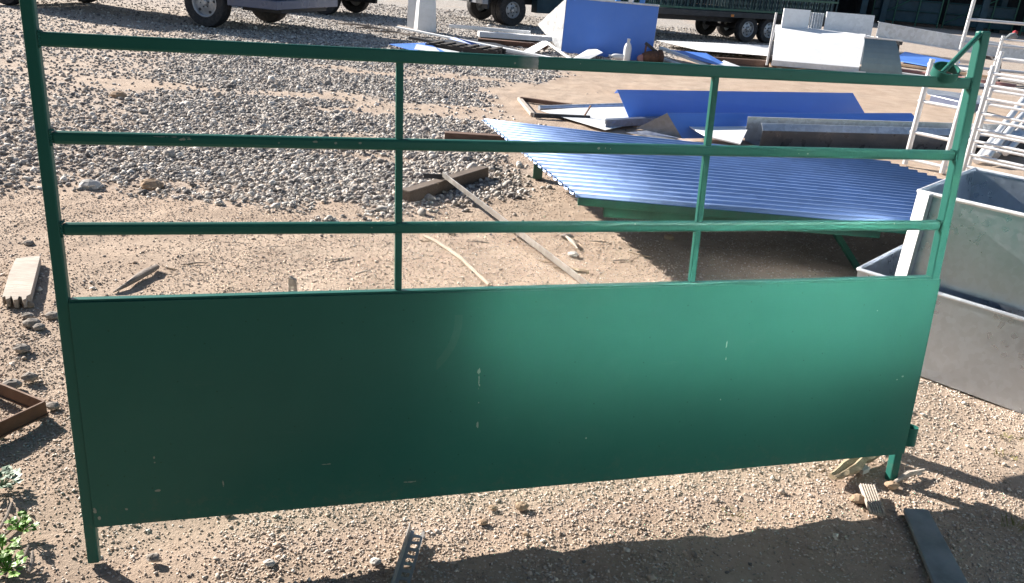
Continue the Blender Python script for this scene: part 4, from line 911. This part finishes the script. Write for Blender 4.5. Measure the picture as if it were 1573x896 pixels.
# perforated strip in the foreground
a_, b_ = at(612, 915, .012), at(642, 816, .022); pd = (b_-a_); pl = pd.length; pd.normalize(); ps_ = pd.cross(UZ).normalized()
pf = thing('perforated_strip', a_, 'grey galvanised perforated angle strip lying at the bottom edge', 'steel strip')
W = .042; m = MB(); nslots = 9; step = pl/nslots
for i in range(nslots):
    p = a_+pd*step*i
    m.plate([p-ps_*W*.5, p-ps_*W*.5+pd*step, p-ps_*W*.22+pd*step, p-ps_*W*.22], .002)
    m.plate([p+ps_*W*.30, p+ps_*W*.30+pd*step, p+ps_*W*.5+pd*step, p+ps_*W*.5], .002)
    m.plate([p-ps_*W*.22, p-ps_*W*.22+pd*step*.42, p+ps_*W*.30+pd*step*.42, p+ps_*W*.30], .002)
m.build('web', 'strip_steel', pf)
MB().plate([a_-ps_*W*.5, b_-ps_*W*.5, b_-ps_*W*.5+UZ*.024-ps_*.004, a_-ps_*W*.5+UZ*.024-ps_*.004], .0025).build('lip', 'strip_steel', pf)
# dark board in the shade, ribbed board, wood chunk, white block
slab('slate_board', [(1440, 910), (1493, 905), (1426, 782), (1388, 780)], .014, 'slate_board', 'dark blue grey flat board lying in the gate shadow at lower right', 'board', bevel=.003)
c_ = [(1319, 747), (1343, 749), (1359, 794), (1335, 790)]
rb = thing('ribbed_board', at(1338, 768), 'small pale ribbed decking offcut just right of the gate foot shadow', 'board')
P_ = [at(x_, y_, .008) for x_, y_ in c_]
MB().prism(P_, UZ*.006).build('base', 'pale_plank', rb, .001)
for i in range(6):
    f = (i+.5)/6; a_ = P_[0].lerp(P_[1], f); b_ = P_[3].lerp(P_[2], f); MB().bar(a_+UZ*.009, b_+UZ*.009, .0055, .008).build('rib', 'pale_plank', rb, .0015)
wp = [at(1279, 737, .012).lerp(at(1352, 684, .030), k/12)+V((random.uniform(-.004, .004), random.uniform(-.004, .004), .010+random.uniform(-.004, .004))) for k in range(13)]
wc = MB(); wn = 8; wv = []
for k, p in enumerate(wp):
    dd = (wp[12]-wp[0]).normalized(); sx_ = dd.cross(UZ).normalized(); f = min(1, .45+k*.14)
    for q, (a, b) in enumerate(((-.030, -.016), (.0, -.022), (.030, -.014), (.034, .006), (.016, .016), (.004, .009), (-.012, .022), (-.030, .012))):
        wv.append(p+sx_*a*f*random.uniform(.85, 1.15)+UZ*b*f*random.uniform(.8, 1.2))
wc.add(wv, [(k*wn+q, k*wn+(q+1) % wn, (k+1)*wn+(q+1) % wn, (k+1)*wn+q) for k in range(12) for q in range(wn)]+[tuple(range(wn-1, -1, -1)), tuple(range(12*wn, 13*wn))])
tag(wc.build('wood_chunk', 'split_wood'), 'yellowish split wood chunk poking out under the gate panel at right', 'wood')
q = at(1327, 722, .012); tag(MB().box(q, V((.85, .5, .12)).normalized(), V((-.5, .85, 0)).normalized(), UZ, .034, .022, .02).build('white_block', 'concrete', None, .002), 'small white block lying beside the wood chunk under the gate', 'block')
tag(smooth_tube([at(1375, 740, .008), at(1395, 728, .01), at(1420, 722, .008)], [.006, .010, .005], 6).build('stick', 'pale_plank', None, 0, True), 'pale stick on the sand right of the right gate foot', 'stick')

for k in range(14):
    px_, py_ = [(664, 371), (705, 393), (735, 372), (838, 402), (922, 372), (955, 400), (985, 392), (820, 378), (300, 405), (262, 412), (520, 398), (418, 380), (1060, 352), (560, 418)][k]
    c = at(px_, py_, .008); a = random.uniform(-.6, .9); l_ = random.uniform(.03, .09); d_ = V((math.cos(a), math.sin(a), 0)); n_ = V((-d_.y, d_.x, 0))*random.uniform(-.012, .012)
    tag(smooth_tube([c-d_*l_, c+n_, c+d_*l_*.9], [.0025, .0045, .002], 6).build('wood_splinter', ('bark', 'pale_plank', 'grey_wood')[k % 3], None, 0, True), 'small splinter of wood or bark lying on the sand behind the gate', 'splinter', 'splinters on the sand behind the gate')

# ---------------------------------------------------------------- weeds at lower left, twigs, grass tufts
def weed(px, py, n, size, mat, label, rise=.06, lobes=5):
    c = at(px, py); t = thing('weed', c, label, 'plant', 'weeds at the lower left'); mb = MB(); st = MB()
    for i in range(n):
        a = random.uniform(0, 6.283); r = size*(.15+.85*math.sqrt(random.random())); h = rise*random.uniform(.25, 1.)*(1.2-r/size*.6)
        p = c+V((r*math.cos(a), r*math.sin(a), h)); st.tube(c+UZ*.003, p, .0016, 5, .001)
        L_ = size*random.uniform(.42, .75); dd = V((math.cos(a), math.sin(a), random.uniform(-.1, .7))).normalized(); sd = dd.cross(UZ).normalized()*(1 if i % 2 else -1); nrm = sd.cross(dd)*random.uniform(.6, 1.)
        ring = []
        for k in range(14):
            b = k/14*2*math.pi; rr = .5*(1+.22*math.cos(lobes*b)); ring.append(p+dd*(L_*(.35+rr*math.cos(b)))+sd*(L_*.8*rr*math.sin(b))+nrm*(L_*.10*math.cos(2*b)+random.uniform(-.03, .03)*L_))
        mb.add([p+dd*L_*.3-nrm*L_*.08]+ring, [(0, k+1, (k+1) % 14+1) for k in range(14)])
    mb.build('leaves', mat, t); st.build('stems', mat, t)
    return t
weed(34, 818, 28, .030, 'leaf_green', 'small bright green leafy weed at lower left, beside the twigs', .055)
weed(4, 850, 26, .036, 'leaf_green', 'green leafy weed cut by the left edge, below the bright one', .04)
weed(12, 878, 26, .038, 'leaf_green', 'low green weed in the lower left corner', .03)
weed(4, 750, 30, .045, 'leaf_grey', 'grey green leafy weed at the left edge below the rusty frame', .05)
for k, (x0, y0, x1, y1, lab) in enumerate(((28, 868, 44, 838, 'pale twig under the bright green weed'), (0, 812, 18, 772, 'dark twig leaning at the left edge above the green weeds'), (44, 880, 50, 846, 'thin brown twig right of the green weeds'), (0, 828, 30, 800, 'grey twig crossing behind the bright green weed'))):
    tag(smooth_tube([at(x0, y0, .006), at((x0+x1)/2+2, (y0+y1)/2, .014), at(x1, y1, .02)], [.004, .0045, .0025], 6).build('twig', 'grey_wood', None, 0, True), lab, 'twig', 'twigs at the lower left')
def tuft(px, py, n, h, label):
    c = at(px, py); mb = MB()
    for i in range(n):
        a = random.uniform(0, 6.283); r = random.uniform(0, .035); p = c+V((r*math.cos(a)*1.6, r*math.sin(a), -.004)); d = V((math.cos(a)*.5, math.sin(a)*.5, 1)).normalized(); s = d.cross(V((math.sin(a), -math.cos(a), .3))).normalized()*.0018
        q = p+d*h*random.uniform(.5, 1); e = q+V((math.cos(a), math.sin(a), -.1))*h*.25; mb.add([p-s, p+s, q+s*.7, q-s*.7, e], [(0, 1, 2, 3), (3, 2, 4)])
    return tag(mb.build('grass_tuft', 'grass_dry'), label, 'grass', 'grass tufts on the sand')
tuft(1560, 806, 40, .035, 'olive grass tuft at the shadow edge near the right border')
tuft(1548, 672, 24, .025, 'little olive grass tuft on the sand below the troughs')
tuft(1545, 700, 22, .022, 'sparse grass sprouting by the trough shadow at right')
tuft(1130, 792, 16, .018, 'tiny grass sprout at the gate shadow edge, right of centre')
